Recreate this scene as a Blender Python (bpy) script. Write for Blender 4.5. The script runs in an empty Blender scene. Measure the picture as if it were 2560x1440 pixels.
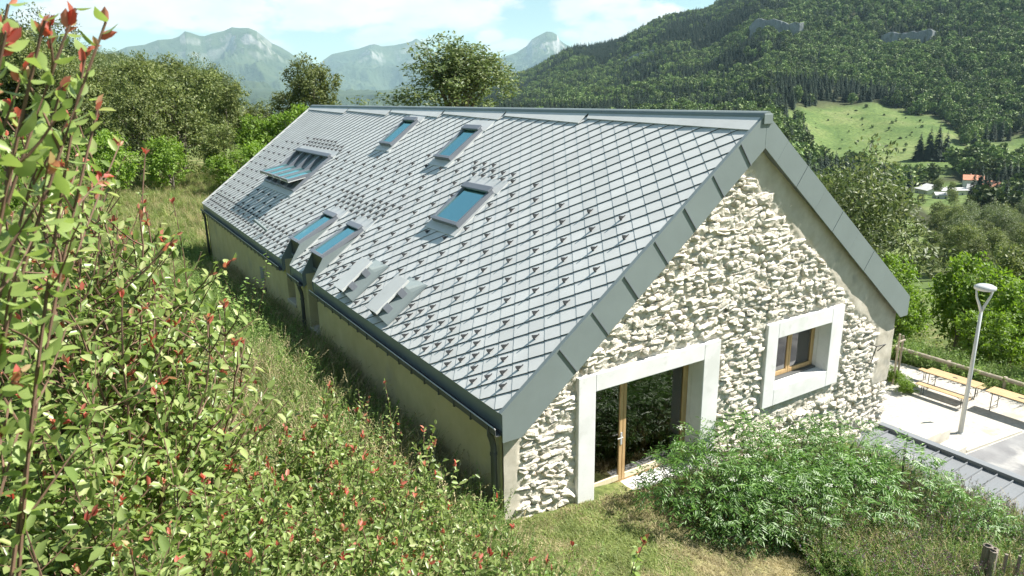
import bpy, math, random
import numpy as np
from mathutils import Matrix, Vector
rng = np.random.default_rng(7)
random.seed(7)
scene = bpy.context.scene
COL = scene.collection

# ------------------------------------------------------------------ camera
CAM = np.array([-5.3224, -8.9239, 5.0304])
CF = np.array([0.50907705, 0.81815409, -0.26732834])
CR = np.array([0.84674729, -0.53178269, -0.01503981])
CU = np.array([0.15446546, 0.21870313, 0.96348812])
cam_data = bpy.data.cameras.new("camera")
cam_data.sensor_width = 36.0
cam_data.lens = 1746.05 / 2560 * 36.0
cam_data.clip_start = 0.05
cam_data.clip_end = 80000
cam_data.dof.use_dof = True
cam_data.dof.focus_distance = 15.0
cam_data.dof.aperture_fstop = 9.0
cam = bpy.data.objects.new("camera", cam_data)
COL.objects.link(cam)
cam.matrix_world = Matrix(((CR[0], CU[0], -CF[0], CAM[0]), (CR[1], CU[1], -CF[1], CAM[1]),
                           (CR[2], CU[2], -CF[2], CAM[2]), (0, 0, 0, 1)))
scene.camera = cam

# ------------------------------------------------------------------ sun and sky
SUN = np.array([0.590, -0.300, 0.75]); SUN /= np.linalg.norm(SUN)
sun_el = math.asin(SUN[2])
sun_az = math.atan2(SUN[0], SUN[1])
sd = bpy.data.lights.new("sun", 'SUN')
sd.energy = 4.8
sd.angle = math.radians(0.53)
sd.color = (1.0, 0.955, 0.88)
sun = bpy.data.objects.new("sun", sd)
COL.objects.link(sun)
sun.rotation_euler = Vector(SUN).to_track_quat('Z', 'Y').to_euler()

world = bpy.data.worlds.new("World")
scene.world = world
world.use_nodes = True
wn = world.node_tree; wn.nodes.clear()
def WN(t, **k):
    n = wn.nodes.new(t)
    for a, b in k.items(): setattr(n, a, b)
    return n
def wl_(a, b): wn.links.new(a, b)
sky = WN("ShaderNodeTexSky", sky_type='NISHITA', sun_disc=False)
sky.sun_elevation = sun_el; sky.sun_rotation = sun_az
sky.altitude = 900; sky.air_density = 1.0; sky.dust_density = 1.0; sky.ozone_density = 1.6
tint = WN("ShaderNodeMix", data_type='RGBA', blend_type='MULTIPLY')
tint.inputs[0].default_value = 1.0; tint.inputs[7].default_value = (0.80, 0.88, 0.74, 1)
wl_(sky.outputs[0], tint.inputs[6])
tc = WN("ShaderNodeTexCoord")
mp = WN("ShaderNodeMapping"); mp.inputs['Scale'].default_value = (1.0, 1.0, 2.3)
mp.inputs['Location'].default_value = (0.35, 0.18, 0.05)
wl_(tc.outputs['Generated'], mp.inputs['Vector'])
n1 = WN("ShaderNodeTexNoise"); n1.inputs['Scale'].default_value = 15; n1.inputs['Detail'].default_value = 9; n1.inputs['Roughness'].default_value = 0.56
n1.inputs['Distortion'].default_value = 0.25
wl_(mp.outputs[0], n1.inputs['Vector'])
# cumulus: a few clouds at their own bearings, scattered ones elsewhere, all with ragged noise edges
def mth(op, a, b=None, c=None):
    n = WN("ShaderNodeMath", operation=op)
    for k, v in enumerate((a, b, c)):
        if v is None: continue
        if isinstance(v, (int, float)): n.inputs[k].default_value = v
        else: wl_(v, n.inputs[k])
    return n.outputs[0]
CLOUDS = [(0.6203, 0.7763, 0.1119, 0.085, 0.028), (0.6268, 0.775, 0.0808, 0.06, 0.022), (0.5955, 0.7997, 0.0767, 0.03, 0.012), (0.6881, 0.7193, 0.0956, 0.045, 0.016), (0.506, 0.8593, 0.0749, 0.022, 0.013), (0.3821, 0.9209, 0.077, 0.055, 0.016), (0.4375, 0.8918, 0.1153, 0.13, 0.022), (0.5362, 0.8418, 0.0628, 0.05, 0.012), (0.3135, 0.9437, 0.106, 0.1, 0.025), (0.1563, 0.9818, 0.1075, 0.16, 0.035), (0.0367, 0.9948, 0.0946, 0.1, 0.03), (0.2248, 0.9726, 0.0595, 0.08, 0.014)]
cover = None
for (cx_, cy_, cz_, wa, wb) in CLOUDS:
    sb_ = WN("ShaderNodeVectorMath", operation='SUBTRACT'); wl_(tc.outputs['Generated'], sb_.inputs[0]); sb_.inputs[1].default_value = (cx_, cy_, cz_)
    hl = math.hypot(cx_, cy_)
    d1 = WN("ShaderNodeVectorMath", operation='DOT_PRODUCT'); wl_(sb_.outputs[0], d1.inputs[0]); d1.inputs[1].default_value = (cy_ / hl / wa, -cx_ / hl / wa, 0)
    d3 = WN("ShaderNodeVectorMath", operation='DOT_PRODUCT'); wl_(sb_.outputs[0], d3.inputs[0]); d3.inputs[1].default_value = (cx_, cy_, cz_)
    d2 = WN("ShaderNodeVectorMath", operation='DOT_PRODUCT'); wl_(sb_.outputs[0], d2.inputs[0]); d2.inputs[1].default_value = (0, 0, 1 / wb)
    e = mth('SUBTRACT', 1.0, mth('ADD', mth('MULTIPLY', d1.outputs['Value'], d1.outputs['Value']), mth('MULTIPLY', d2.outputs['Value'], d2.outputs['Value'])))
    e = mth('SUBTRACT', e, mth('MULTIPLY', mth('MAXIMUM', mth('MULTIPLY', d3.outputs['Value'], -1.0), 0.0), 4.0))
    cover = e if cover is None else mth('MAXIMUM', cover, e)
nbig = WN("ShaderNodeTexNoise"); nbig.inputs['Scale'].default_value = 3.1; nbig.inputs['Detail'].default_value = 3; wl_(mp.outputs[0], nbig.inputs['Vector'])
cover = mth('MAXIMUM', cover, mth('MULTIPLY_ADD', nbig.outputs['Fac'], 5.0, -2.95))
cover = mth('MAXIMUM', cover, -1.2)
raw = mth('ADD', cover, mth('MULTIPLY_ADD', n1.outputs['Fac'], 3.6, -1.8))
cr = WN("ShaderNodeValToRGB")
cr.color_ramp.elements[0].position = 0.02; cr.color_ramp.elements[0].color = (0, 0, 0, 1)
cr.color_ramp.elements[1].position = 0.62; cr.color_ramp.elements[1].color = (1, 1, 1, 1)
wl_(raw, cr.inputs[0])
n2 = WN("ShaderNodeTexNoise"); n2.inputs['Scale'].default_value = 14; n2.inputs['Detail'].default_value = 5
wl_(mp.outputs[0], n2.inputs['Vector'])
cc = WN("ShaderNodeValToRGB")
cc.color_ramp.elements[0].position = 0.30; cc.color_ramp.elements[0].color = (4.3, 4.55, 4.6, 1)
cc.color_ramp.elements[1].position = 0.62; cc.color_ramp.elements[1].color = (5.9, 5.95, 5.85, 1)
wl_(n2.outputs['Fac'], cc.inputs[0])
cm = WN("ShaderNodeMix", data_type='RGBA')
wl_(cr.outputs[0], cm.inputs[0]); wl_(tint.outputs[2], cm.inputs[6]); wl_(cc.outputs[0], cm.inputs[7])
bg = WN("ShaderNodeBackground"); bg.inputs[1].default_value = 0.078
wl_(cm.outputs[2], bg.inputs[0])
wo = WN("ShaderNodeOutputWorld"); wl_(bg.outputs[0], wo.inputs[0])

vs = scene.view_settings
vs.view_transform = 'Standard'; vs.look = 'None'; vs.gamma = 1.0; vs.use_curve_mapping = False
vs.exposure = 1.38
scene.render.engine = 'CYCLES'
scene.cycles.use_denoising = True
scene.cycles.max_bounces = 8
scene.cycles.transparent_max_bounces = 12
scene.cycles.volume_bounces = 0
scene.cycles.sample_clamp_indirect = 6

# ================================================================== helpers
def smooth(a, b, x):
    t = np.clip((np.asarray(x, float) - a) / (b - a), 0, 1)
    return t * t * (3 - 2 * t)

def _hash(ix, iy, iz=0, seed=0):
    n = (ix.astype(np.int64) * 374761393 + iy.astype(np.int64) * 668265263 + np.asarray(iz, np.int64) * 2147483647 + seed * 1274126177) & 0xffffffff
    n = ((n ^ (n >> 13)) * 1274126177) & 0xffffffff
    n = n ^ (n >> 16)
    return (n & 0xffff) / 65535.0

def vnoise(x, y, seed=0):
    x = np.asarray(x, float); y = np.asarray(y, float)
    ix = np.floor(x).astype(np.int64); iy = np.floor(y).astype(np.int64)
    fx = x - ix; fy = y - iy
    fx = fx * fx * (3 - 2 * fx); fy = fy * fy * (3 - 2 * fy)
    a = _hash(ix, iy, 0, seed); b = _hash(ix + 1, iy, 0, seed); c = _hash(ix, iy + 1, 0, seed); d = _hash(ix + 1, iy + 1, 0, seed)
    return (a * (1 - fx) + b * fx) * (1 - fy) + (c * (1 - fx) + d * fx) * fy

def fbm(x, y, oct=4, seed=0, gain=0.5, lac=2.03, ridge=False):
    s = 0.0; a = 1.0; t = 0.0
    for i in range(oct):
        n = vnoise(x, y, seed + i * 17)
        if ridge: n = 1 - np.abs(2 * n - 1)
        s = s + a * n; t += a; a *= gain
        x = x * lac + 13.7; y = y * lac - 7.1
    return s / t

def mesh_from(name, V, F=None, smooth_shade=False, quads=None, tris=None, mats=None, midx=None):
    me = bpy.data.meshes.new(name)
    V = np.asarray(V, np.float32)
    if F is not None:
        me.from_pydata(V.tolist(), [], F)
    else:
        arr = quads if quads is not None else tris
        arr = np.asarray(arr, np.int32); k = arr.shape[1]; n = len(arr)
        me.vertices.add(len(V)); me.vertices.foreach_set("co", V.ravel())
        me.loops.add(n * k); me.loops.foreach_set("vertex_index", arr.ravel())
        me.polygons.add(n)
        me.polygons.foreach_set("loop_start", np.arange(0, n * k, k, dtype=np.int32))
        me.polygons.foreach_set("loop_total", np.full(n, k, np.int32))
        me.update(calc_edges=True)
    if smooth_shade:
        me.polygons.foreach_set("use_smooth", np.ones(len(me.polygons), bool))
    if mats:
        for m in mats: me.materials.append(m)
    if midx is not None:
        me.polygons.foreach_set("material_index", np.asarray(midx, np.int32))
    me.update()
    return me

def link(name, me, parent=None, loc=None, kind=None, label=None, cat=None, group=None, rot=None, scale=None):
    o = bpy.data.objects.new(name, me)
    COL.objects.link(o)
    if loc is not None: o.location = [float(c) for c in loc]
    if rot is not None: o.rotation_euler = rot
    if scale is not None: o.scale = scale if hasattr(scale, '__len__') else (scale,) * 3
    if parent is not None:
        o.parent = parent
        if parent.get("_w"):
            o.matrix_parent_inverse = Matrix.Translation(-Vector(parent["_w"]))
    tag(o, label, cat, group, kind)
    return o

def tag(o, label=None, cat=None, group=None, kind=None):
    if label: o["label"] = label
    if cat: o["category"] = cat
    if group: o["group"] = group
    if kind: o["kind"] = kind
    return o

def wroot(name, loc, label, cat, group=None):
    """Empty at a thing's base; its parts are written in world coordinates."""
    o = link(name, None, None, loc, None, label, cat, group)
    o.empty_display_size = 0.3
    o["_w"] = [float(c) for c in loc]
    return o

class MB:
    def __init__(s): s.V = []; s.F = []; s.M = []; s.m = 0
    def poly(s, pts, faces):
        b = len(s.V); s.V += [tuple(float(c) for c in p) for p in pts]
        s.F += [tuple(b + i for i in f) for f in faces]; s.M += [s.m] * len(faces)
        return s
    def box(s, a, b):
        x0, y0, z0 = a; x1, y1, z1 = b
        return s.poly([(x0, y0, z0), (x1, y0, z0), (x1, y1, z0), (x0, y1, z0), (x0, y0, z1), (x1, y0, z1), (x1, y1, z1), (x0, y1, z1)],
                      [(0, 3, 2, 1), (4, 5, 6, 7), (0, 1, 5, 4), (1, 2, 6, 5), (2, 3, 7, 6), (3, 0, 4, 7)])
    def hexa(s, p):   # 8 points: bottom loop then top loop
        return s.poly(p, [(0, 3, 2, 1), (4, 5, 6, 7), (0, 1, 5, 4), (1, 2, 6, 5), (2, 3, 7, 6), (3, 0, 4, 7)])
    def prism(s, pts, d):
        n = len(pts); P = [np.array(p, float) for p in pts]; d = np.array(d, float)
        f = [tuple(range(n))[::-1], tuple(range(n, 2 * n))] + [(i, (i + 1) % n, n + (i + 1) % n, n + i) for i in range(n)]
        return s.poly(P + [p + d for p in P], f)
    def tube(s, path, r, n=8, caps=True):
        path = [np.array(p, float) for p in path]
        rs = r if hasattr(r, '__len__') else [r] * len(path)
        rings = []
        for i, p in enumerate(path):
            t = path[min(i + 1, len(path) - 1)] - path[max(i - 1, 0)]; t /= np.linalg.norm(t) + 1e-9
            a = np.cross(t, (0, 0, 1.0)) if abs(t[2]) < 0.9 else np.cross(t, (1.0, 0, 0))
            a /= np.linalg.norm(a); b = np.cross(t, a)
            rings.append([p + rs[i] * (math.cos(2 * math.pi * k / n) * a + math.sin(2 * math.pi * k / n) * b) for k in range(n)])
        pts = [q for R in rings for q in R]; f = []
        for i in range(len(path) - 1):
            for k in range(n):
                f.append((i * n + k, i * n + (k + 1) % n, (i + 1) * n + (k + 1) % n, (i + 1) * n + k))
        if caps: f += [tuple(range(n))[::-1], tuple(range((len(path) - 1) * n, len(path) * n))]
        return s.poly(pts, f)
    def build(s, name, mat, parent=None, bevel=0, sm=False, **k):
        mats = mat if isinstance(mat, (list, tuple)) else [mat]
        me = mesh_from(name, s.V, s.F, mats=mats, midx=s.M, smooth_shade=sm)
        o = link(name, me, parent, **k)
        if bevel:
            m = o.modifiers.new("bevel", 'BEVEL'); m.width = bevel; m.segments = 2; m.limit_method = 'ANGLE'
        return o

# ================================================================== materials
MATS = {}
def nodes_of(name):
    m = bpy.data.materials.new(name); m.use_nodes = True
    nt = m.node_tree; nt.nodes.clear()
    MATS[name] = m
    def N(t, **k):
        n = nt.nodes.new(t)
        for a, b in k.items():
            if a.startswith('i_'): n.inputs[a[2:].replace('_', ' ')].default_value = b
            else: setattr(n, a, b)
        return n
    return m, N, nt.links.new

def ramp(N, pts):
    r = N("ShaderNodeValToRGB"); e = r.color_ramp.elements
    while len(e) < len(pts): e.new(0.5)
    for i, (p, c) in enumerate(pts): e[i].position = p; e[i].color = (*c, 1)
    return r

def surf(name, c1, c2, scale=4.0, rough=0.6, bump=0.0, bscale=40.0, spec=0.4, metal=0.0, obj_var=0.0, detail=6, extra=None, bdist=0.02, stretch=None):
    """Principled surface with two-tone noise colour, fine bump and optional per-piece variation."""
    m, N, L = nodes_of(name)
    tcn = N("ShaderNodeNewGeometry")
    vec = tcn.outputs['Position']
    if stretch:
        mpn = N("ShaderNodeMapping"); mpn.inputs['Scale'].default_value = stretch; L(vec, mpn.inputs[0]); vec = mpn.outputs[0]
    nz = N("ShaderNodeTexNoise", i_Scale=scale, i_Detail=detail, i_Roughness=0.6); L(vec, nz.inputs['Vector'])
    rp = ramp(N, [(0.32, c1), (0.68, c2)]); L(nz.outputs['Fac'], rp.inputs[0])
    col = rp.outputs[0]
    if extra:
        for (sc, lo, hi, c3) in extra:
            n3 = N("ShaderNodeTexNoise", i_Scale=sc, i_Detail=5); L(vec, n3.inputs['Vector'])
            r3 = ramp(N, [(lo, (0, 0, 0)), (hi, (1, 1, 1))]); L(n3.outputs['Fac'], r3.inputs[0])
            mx = N("ShaderNodeMix", data_type='RGBA'); L(r3.outputs[0], mx.inputs[0]); L(col, mx.inputs[6]); mx.inputs[7].default_value = (*c3, 1)
            col = mx.outputs[2]
    if obj_var:
        oi = N("ShaderNodeObjectInfo"); ad = N("ShaderNodeMath", operation='ADD'); L(oi.outputs['Random'], ad.inputs[0]); L(tcn.outputs['Random Per Island'], ad.inputs[1])
        fr = N("ShaderNodeMath", operation='FRACT'); L(ad.outputs[0], fr.inputs[0])
        mr = N("ShaderNodeMapRange"); mr.inputs[3].default_value = 1 - obj_var; mr.inputs[4].default_value = 1 + obj_var; L(fr.outputs[0], mr.inputs[0])
        hs = N("ShaderNodeHueSaturation"); L(mr.outputs[0], hs.inputs['Value']); L(col, hs.inputs['Color']); col = hs.outputs[0]
    b = N("ShaderNodeBsdfPrincipled"); L(col, b.inputs['Base Color'])
    b.inputs['Roughness'].default_value = rough; b.inputs['Metallic'].default_value = metal
    b.inputs['Specular IOR Level'].default_value = spec
    if bump:
        nb = N("ShaderNodeTexNoise", i_Scale=bscale, i_Detail=6, i_Roughness=0.65); L(vec, nb.inputs['Vector'])
        bp = N("ShaderNodeBump", i_Strength=bump, i_Distance=bdist); L(nb.outputs['Fac'], bp.inputs['Height']); L(bp.outputs[0], b.inputs['Normal'])
    o = N("ShaderNodeOutputMaterial"); L(b.outputs[0], o.inputs[0])
    return m

def leafmat(name, c1, c2, trans=0.35, rough=0.45, spec=0.35, patch=0.25, c3=None):
    """Leaf: colour varies leaf by leaf and plant by plant; light passes through."""
    m, N, L = nodes_of(name)
    g = N("ShaderNodeNewGeometry"); oi = N("ShaderNodeObjectInfo")
    rp = ramp(N, [(0.0, c1), (0.75, c2), (1.0, c3 or c2)]); L(g.outputs['Random Per Island'], rp.inputs[0])
    mr = N("ShaderNodeMapRange"); mr.inputs[3].default_value = 1 - patch; mr.inputs[4].default_value = 1 + patch; L(oi.outputs['Random'], mr.inputs[0])
    nz = N("ShaderNodeTexNoise", i_Scale=0.9, i_Detail=3); L(g.outputs['Position'], nz.inputs['Vector'])
    m2 = N("ShaderNodeMapRange"); m2.inputs[1].default_value = .3; m2.inputs[2].default_value = .7; m2.inputs[3].default_value = 0.8; m2.inputs[4].default_value = 1.2; L(nz.outputs['Fac'], m2.inputs[0])
    mu = N("ShaderNodeMath", operation='MULTIPLY'); L(mr.outputs[0], mu.inputs[0]); L(m2.outputs[0], mu.inputs[1])
    hs = N("ShaderNodeHueSaturation"); L(mu.outputs[0], hs.inputs['Value']); L(rp.outputs[0], hs.inputs['Color'])
    b = N("ShaderNodeBsdfPrincipled"); L(hs.outputs[0], b.inputs['Base Color'])
    b.inputs['Roughness'].default_value = rough; b.inputs['Specular IOR Level'].default_value = spec
    t = N("ShaderNodeBsdfTranslucent"); h2 = N("ShaderNodeHueSaturation"); h2.inputs['Saturation'].default_value = 1.15; h2.inputs['Value'].default_value = 1.3
    L(hs.outputs[0], h2.inputs['Color']); L(h2.outputs[0], t.inputs['Color'])
    mx = N("ShaderNodeMixShader"); mx.inputs[0].default_value = trans; L(b.outputs[0], mx.inputs[1]); L(t.outputs[0], mx.inputs[2])
    o = N("ShaderNodeOutputMaterial"); L(mx.outputs[0], o.inputs[0])
    return m

def glassmat(name, tint, refl=0.06, gloss=(1, 1, 1), rough=0.0):
    """Thin window glass: looks through, reflects by Fresnel."""
    m, N, L = nodes_of(name)
    fr = N("ShaderNodeFresnel", i_IOR=1.5)
    ad = N("ShaderNodeMath", operation='ADD'); L(fr.outputs[0], ad.inputs[0]); ad.inputs[1].default_value = refl; ad.use_clamp = True
    t = N("ShaderNodeBsdfTransparent"); t.inputs[0].default_value = (*tint, 1)
    g = N("ShaderNodeBsdfGlossy"); g.inputs[0].default_value = (*gloss, 1); g.inputs['Roughness'].default_value = rough
    mx = N("ShaderNodeMixShader"); L(ad.outputs[0], mx.inputs[0]); L(t.outputs[0], mx.inputs[1]); L(g.outputs[0], mx.inputs[2])
    o = N("ShaderNodeOutputMaterial"); L(mx.outputs[0], o.inputs[0])
    return m

# ================================================================== terrain
RR = np.array([40, 60, 90, 140, 200, 300, 450, 600, 700, 800, 900, 1000, 1100, 1200, 1400, 1600, 1900, 2300, 2800, 3300, 4000, 5000], float)
PROF = [
(-3.38, [0.1, 0.1, 0.7, 3.2, 8.0, 13.5, 29.9, 44.2, 52.7, 60.1, 67.3, 73.8, 79.6, 85.0, 94.5, 92.0, 74.3, 54.5, 34.1, 17.1, -2.8, -2.8]),
(1.07, [-0.9, -0.9, -0.9, -0.7, 2.5, 6.9, 13.5, 21.9, 26.5, 26.2, 26.0, 25.8, 25.6, 25.5, 18.7, 12.9, 5.4, -3.0, -11.6, -18.8, -27.2, -27.2]),
(4.22, [-1.0, -1.0, -1.7, -3.0, -0.2, 4.0, 10.2, 18.0, 22.2, 20.1, 18.3, 16.6, 15.1, 13.7, 6.6, 0.5, -7.4, -16.2, -25.2, -32.7, -41.6, -41.6]),
(8.08, [-1.3, -1.3, -1.8, -2.8, -3.5, -0.4, 2.7, 4.9, 6.1, 1.7, -2.2, -5.7, -9.9, -13.8, -20.7, -26.6, -34.2, -42.7, -51.5, -58.8, -67.3, -67.3]),
(17.13, [-0.6, -0.6, -2.3, -4.1, -5.6, -11.0, -16.4, -20.3, -22.4, -24.1, -25.7, -27.1, -30.9, -34.4, -40.6, -45.9, -52.8, -60.4, -68.3, -79.5, -96.7, -116.6]),
(26.37, [-0.9, -0.9, -2.9, -5.2, -7.0, -13.6, -20.2, -24.9, -27.5, -29.6, -31.6, -33.3, -37.1, -40.6, -46.9, -52.3, -59.2, -66.9, -74.8, -86.9, -105.6, -127.3]),
(31.46, [-3.5, -3.5, -4.4, -7.7, -10.4, -13.5, -18.8, -22.5, -24.5, -26.3, -27.8, -29.2, -30.4, -31.5, -33.6, -29.3, -15.7, -0.5, 38.1, 70.7, 27.1, -59.4]),
(37.51, [-4.5, -4.5, -5.7, -10.6, -14.4, -18.8, -24.7, -28.9, -31.1, -33.0, -34.7, -36.2, -29.9, -24.1, -13.8, -4.8, 22.3, 90.6, 161.0, 165.1, 94.5, 12.7]),
(46.18, [-9.3, -9.3, -10.9, -16.8, -21.6, -27.0, -31.3, -34.2, -35.8, -32.9, -30.3, -27.9, -25.8, -23.9, 11.0, 41.3, 94.9, 190.1, 272.6, 285.1, 189.3, 78.2]),
(51.16, [-12.6, -12.6, -14.8, -23.3, -30.1, -37.9, -36.9, -36.1, -32.5, -29.3, -26.5, -12.2, 0.8, 12.6, 33.6, 95.5, 175.2, 263.8, 405.3, 461.4, 337.5, 193.7]),
(56.66, [-14.2, -17.2, -20.7, -33.5, -43.8, -55.6, -65.3, -72.1, -70.9, -69.9, -61.8, -47.6, -29.7, -8.9, 36.6, 76.0, 183.7, 310.1, 443.4, 485.3, 343.7, 179.4]),
(61.71, [-14.9, -17.9, -20.9, -31.2, -41.1, -53.1, -66.0, -76.2, -81.9, -73.3, -61.3, -46.3, -32.1, -18.6, 29.2, 70.7, 184.0, 316.9, 455.3, 489.6, 339.2, 164.8]),
(67.6, [-14.4, -17.4, -19.4, -29.0, -38.4, -51.6, -68.0, -75.1, -77.4, -71.0, -66.1, -57.3, -45.3, -19.3, 26.8, 89.3, 201.1, 332.1, 467.0, 495.7, 333.9, 146.2])]
PAZ = np.array([-110.0] + [p[0] for p in PROF] + [130.0, 250.0])
PZ = np.array([PROF[0][1]] + [p[1] for p in PROF] + [PROF[-1][1], PROF[0][1]])

def far_z(az, R):
    lr = np.log(np.clip(R, RR[0], RR[-1]))
    az = np.asarray(az, float); lr = np.asarray(lr, float)
    fi = np.interp(lr, np.log(RR), np.arange(len(RR)))
    ai = np.interp(az, PAZ, np.arange(len(PAZ)))
    r0 = np.minimum(fi.astype(int), len(RR) - 2); a0 = np.minimum(ai.astype(int), len(PAZ) - 2)
    fr = fi - r0; fa = ai - a0; fa = fa * fa * (3 - 2 * fa)
    return (PZ[a0, r0] * (1 - fa) + PZ[a0 + 1, r0] * fa) * (1 - fr) + (PZ[a0, r0 + 1] * (1 - fa) + PZ[a0 + 1, r0 + 1] * fa) * fr

TERR_Z = -6.2
def near_z(x, y):
    x = np.asarray(x, float); y = np.asarray(y, float)
    base = np.interp(y, [-12, 0, 11, 22, 30, 60], [-2.15, -2.1, -2.15, -2.6, -3.0, -2.4])
    bank = np.interp(x, [-60, -30, -16, -10, -7.2, -5, -0.9, 0], [20, 12.5, 7.2, 4.6, 3.0, 1.75, 0, 0])
    bank = bank * np.interp(y, [-20, 4, 25, 50], [1.0, 0.95, 0.62, 0.35])
    front = np.interp(x, [0, 1.5, 4, 8, 10.4], [0, -0.18, -0.42, -1.0, -1.5])
    knoll = 2.6 * np.exp(-((x + 7.0) ** 2 + (y + 7.5) ** 2) / 20.5)
    z = base + bank + front + knoll
    right = np.where(x < 24.5, TERR_Z, TERR_Z - 0.42 * (x - 24.5))
    right = right + np.interp(y, [14, 40], [0, -1.5]) * (x > 11)
    t = smooth(10.5, 11.3, x)
    z = z * (1 - t) + right * t
    z = z + 0.16 * (fbm(x * 0.5, y * 0.5, 4, 3) - 0.5) * (x < 10)
    return z

def polar(x, y):
    dx = np.asarray(x, float) - CAM[0]; dy = np.asarray(y, float) - CAM[1]
    return np.degrees(np.arctan2(dx, dy)), np.hypot(dx, dy)

def ground_z(x, y):
    az, R = polar(x, y)
    az = np.where(az < -110, az + 360, az)
    fz = far_z(az, R) + (fbm(np.asarray(x) * 0.012, np.asarray(y) * 0.012, 4, 11) - 0.5) * np.clip(R * 0.02, 0, 26)
    w = smooth(38, 75, R)
    return near_z(x, y) * (1 - w) + fz * w

def meadow(az, R):
    """open grassland on the far slope and the fields round the village (1 = open)"""
    w = (fbm(az * 0.9, R * 0.012, 3, 5) - 0.5)
    a = 1 - ((az - 59.2 + w * 3.0) / 5.9) ** 2 - ((R - 930 + w * 60 + (az - 59) * 6) / 215) ** 2
    b = 1 - ((az - 63.6) / 2.2) ** 2 - ((R - 610 + w * 80) / 105) ** 2
    c = 1 - ((az - 67.0) / 2.4) ** 2 - ((R - 930 + w * 80) / 110) ** 2
    d = 1 - ((az - 62.0) / 1.6) ** 2 - ((R - 320 + w * 60) / 120) ** 2
    e = 1 - ((az - 57.6 + w * 2) / 4.2) ** 2 - ((R - 800 + w * 50) / 95) ** 2
    return np.maximum.reduce([a, b, c, d, e])

azs = np.concatenate([np.arange(-110, -10, 4.0), np.arange(-10, 78, 0.35), np.arange(78, 250.1, 4.0)])
rings = np.exp(np.arange(math.log(0.6), math.log(5200), 0.03))
rings = np.concatenate([rings, np.geomspace(5600, 24000, 12)])
AZ, RG = np.meshgrid(azs, rings)
gx = CAM[0] + RG * np.sin(np.radians(AZ)); gy = CAM[1] + RG * np.cos(np.radians(AZ))
gz = ground_z(gx, gy)
gz = np.where(RG > 5000, gz - (RG - 5000) * 0.008, gz)
na = len(azs); nr = len(rings)
idx = np.arange(nr * na).reshape(nr, na)
quads = np.stack([idx[:-1, :-1], idx[:-1, 1:], idx[1:, 1:], idx[1:, :-1]], -1).reshape(-1, 4)[:, ::-1]
V = np.stack([gx, gy, gz], -1).reshape(-1, 3)

m, N, L = nodes_of("ground")
g = N("ShaderNodeNewGeometry")
na1 = N("ShaderNodeTexNoise", i_Scale=0.6, i_Detail=8, i_Roughness=0.65); L(g.outputs['Position'], na1.inputs['Vector'])
na2 = N("ShaderNodeTexNoise", i_Scale=9.0, i_Detail=6); L(g.outputs['Position'], na2.inputs['Vector'])
na3 = N("ShaderNodeTexNoise", i_Scale=0.02, i_Detail=5); L(g.outputs['Position'], na3.inputs['Vector'])
r1 = ramp(N, [(0.3, (0.06, 0.085, 0.03)), (0.5, (0.12, 0.15, 0.05)), (0.68, (0.34, 0.29, 0.17))]); L(na1.outputs['Fac'], r1.inputs[0])
r2 = ramp(N, [(0.3, (0.55, 0.55, 0.5)), (0.7, (1.3, 1.25, 1.15))]); L(na2.outputs['Fac'], r2.inputs[0])
mm = N("ShaderNodeMix", data_type='RGBA', blend_type='MULTIPLY'); mm.inputs[0].default_value = 0.8; L(r1.outputs[0], mm.inputs[6]); L(r2.outputs[0], mm.inputs[7])
r3 = ramp(N, [(0.35, (0.085, 0.135, 0.042)), (0.5, (0.115, 0.165, 0.052)), (0.66, (0.165, 0.195, 0.078))]); L(na3.outputs['Fac'], r3.inputs[0])
na4 = N("ShaderNodeTexNoise", i_Scale=0.25, i_Detail=6, i_Roughness=0.7); L(g.outputs['Position'], na4.inputs['Vector'])
r4 = ramp(N, [(0.3, (0.5, 0.55, 0.5)), (0.7, (1.35, 1.3, 1.3))]); L(na4.outputs['Fac'], r4.inputs[0])
m3 = N("ShaderNodeMix", data_type='RGBA', blend_type='MULTIPLY'); m3.inputs[0].default_value = 1; L(r3.outputs[0], m3.inputs[6]); L(r4.outputs[0], m3.inputs[7])
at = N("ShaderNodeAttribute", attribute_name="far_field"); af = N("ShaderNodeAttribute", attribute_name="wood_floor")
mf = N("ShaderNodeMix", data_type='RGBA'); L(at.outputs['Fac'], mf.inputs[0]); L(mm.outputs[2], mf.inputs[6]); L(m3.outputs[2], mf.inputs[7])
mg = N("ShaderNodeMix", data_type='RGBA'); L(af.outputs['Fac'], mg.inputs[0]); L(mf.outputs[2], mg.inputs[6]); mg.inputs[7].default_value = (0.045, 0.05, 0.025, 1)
b = N("ShaderNodeBsdfPrincipled"); b.inputs['Roughness'].default_value = 0.95; b.inputs['Specular IOR Level'].default_value = 0.1
L(mg.outputs[2], b.inputs['Base Color'])
bp = N("ShaderNodeBump", i_Strength=0.8, i_Distance=0.06); L(na2.outputs['Fac'], bp.inputs['Height']); L(bp.outputs[0], b.inputs['Normal'])
o_ = N("ShaderNodeOutputMaterial"); L(b.outputs[0], o_.inputs[0])
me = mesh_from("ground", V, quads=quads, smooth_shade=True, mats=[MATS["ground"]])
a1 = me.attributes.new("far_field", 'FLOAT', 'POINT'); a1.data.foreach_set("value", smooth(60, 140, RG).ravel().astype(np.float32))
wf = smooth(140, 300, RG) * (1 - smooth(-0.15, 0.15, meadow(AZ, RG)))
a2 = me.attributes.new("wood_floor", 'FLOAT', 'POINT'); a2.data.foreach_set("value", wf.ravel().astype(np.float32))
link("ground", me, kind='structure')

# ================================================================== the house
A, H, LEN, S = 5.9525, 4.5738, 28.723, 7.5068
SX, SZ = A / S, H / S          # unit down-slope = (-SX, 0, -SZ); roof normal = (-SZ, 0, SX)
def rp_(v, w, n=0.0):
    return (A - v * SX - n * SZ, w, H - v * SZ + n * SX)

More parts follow.
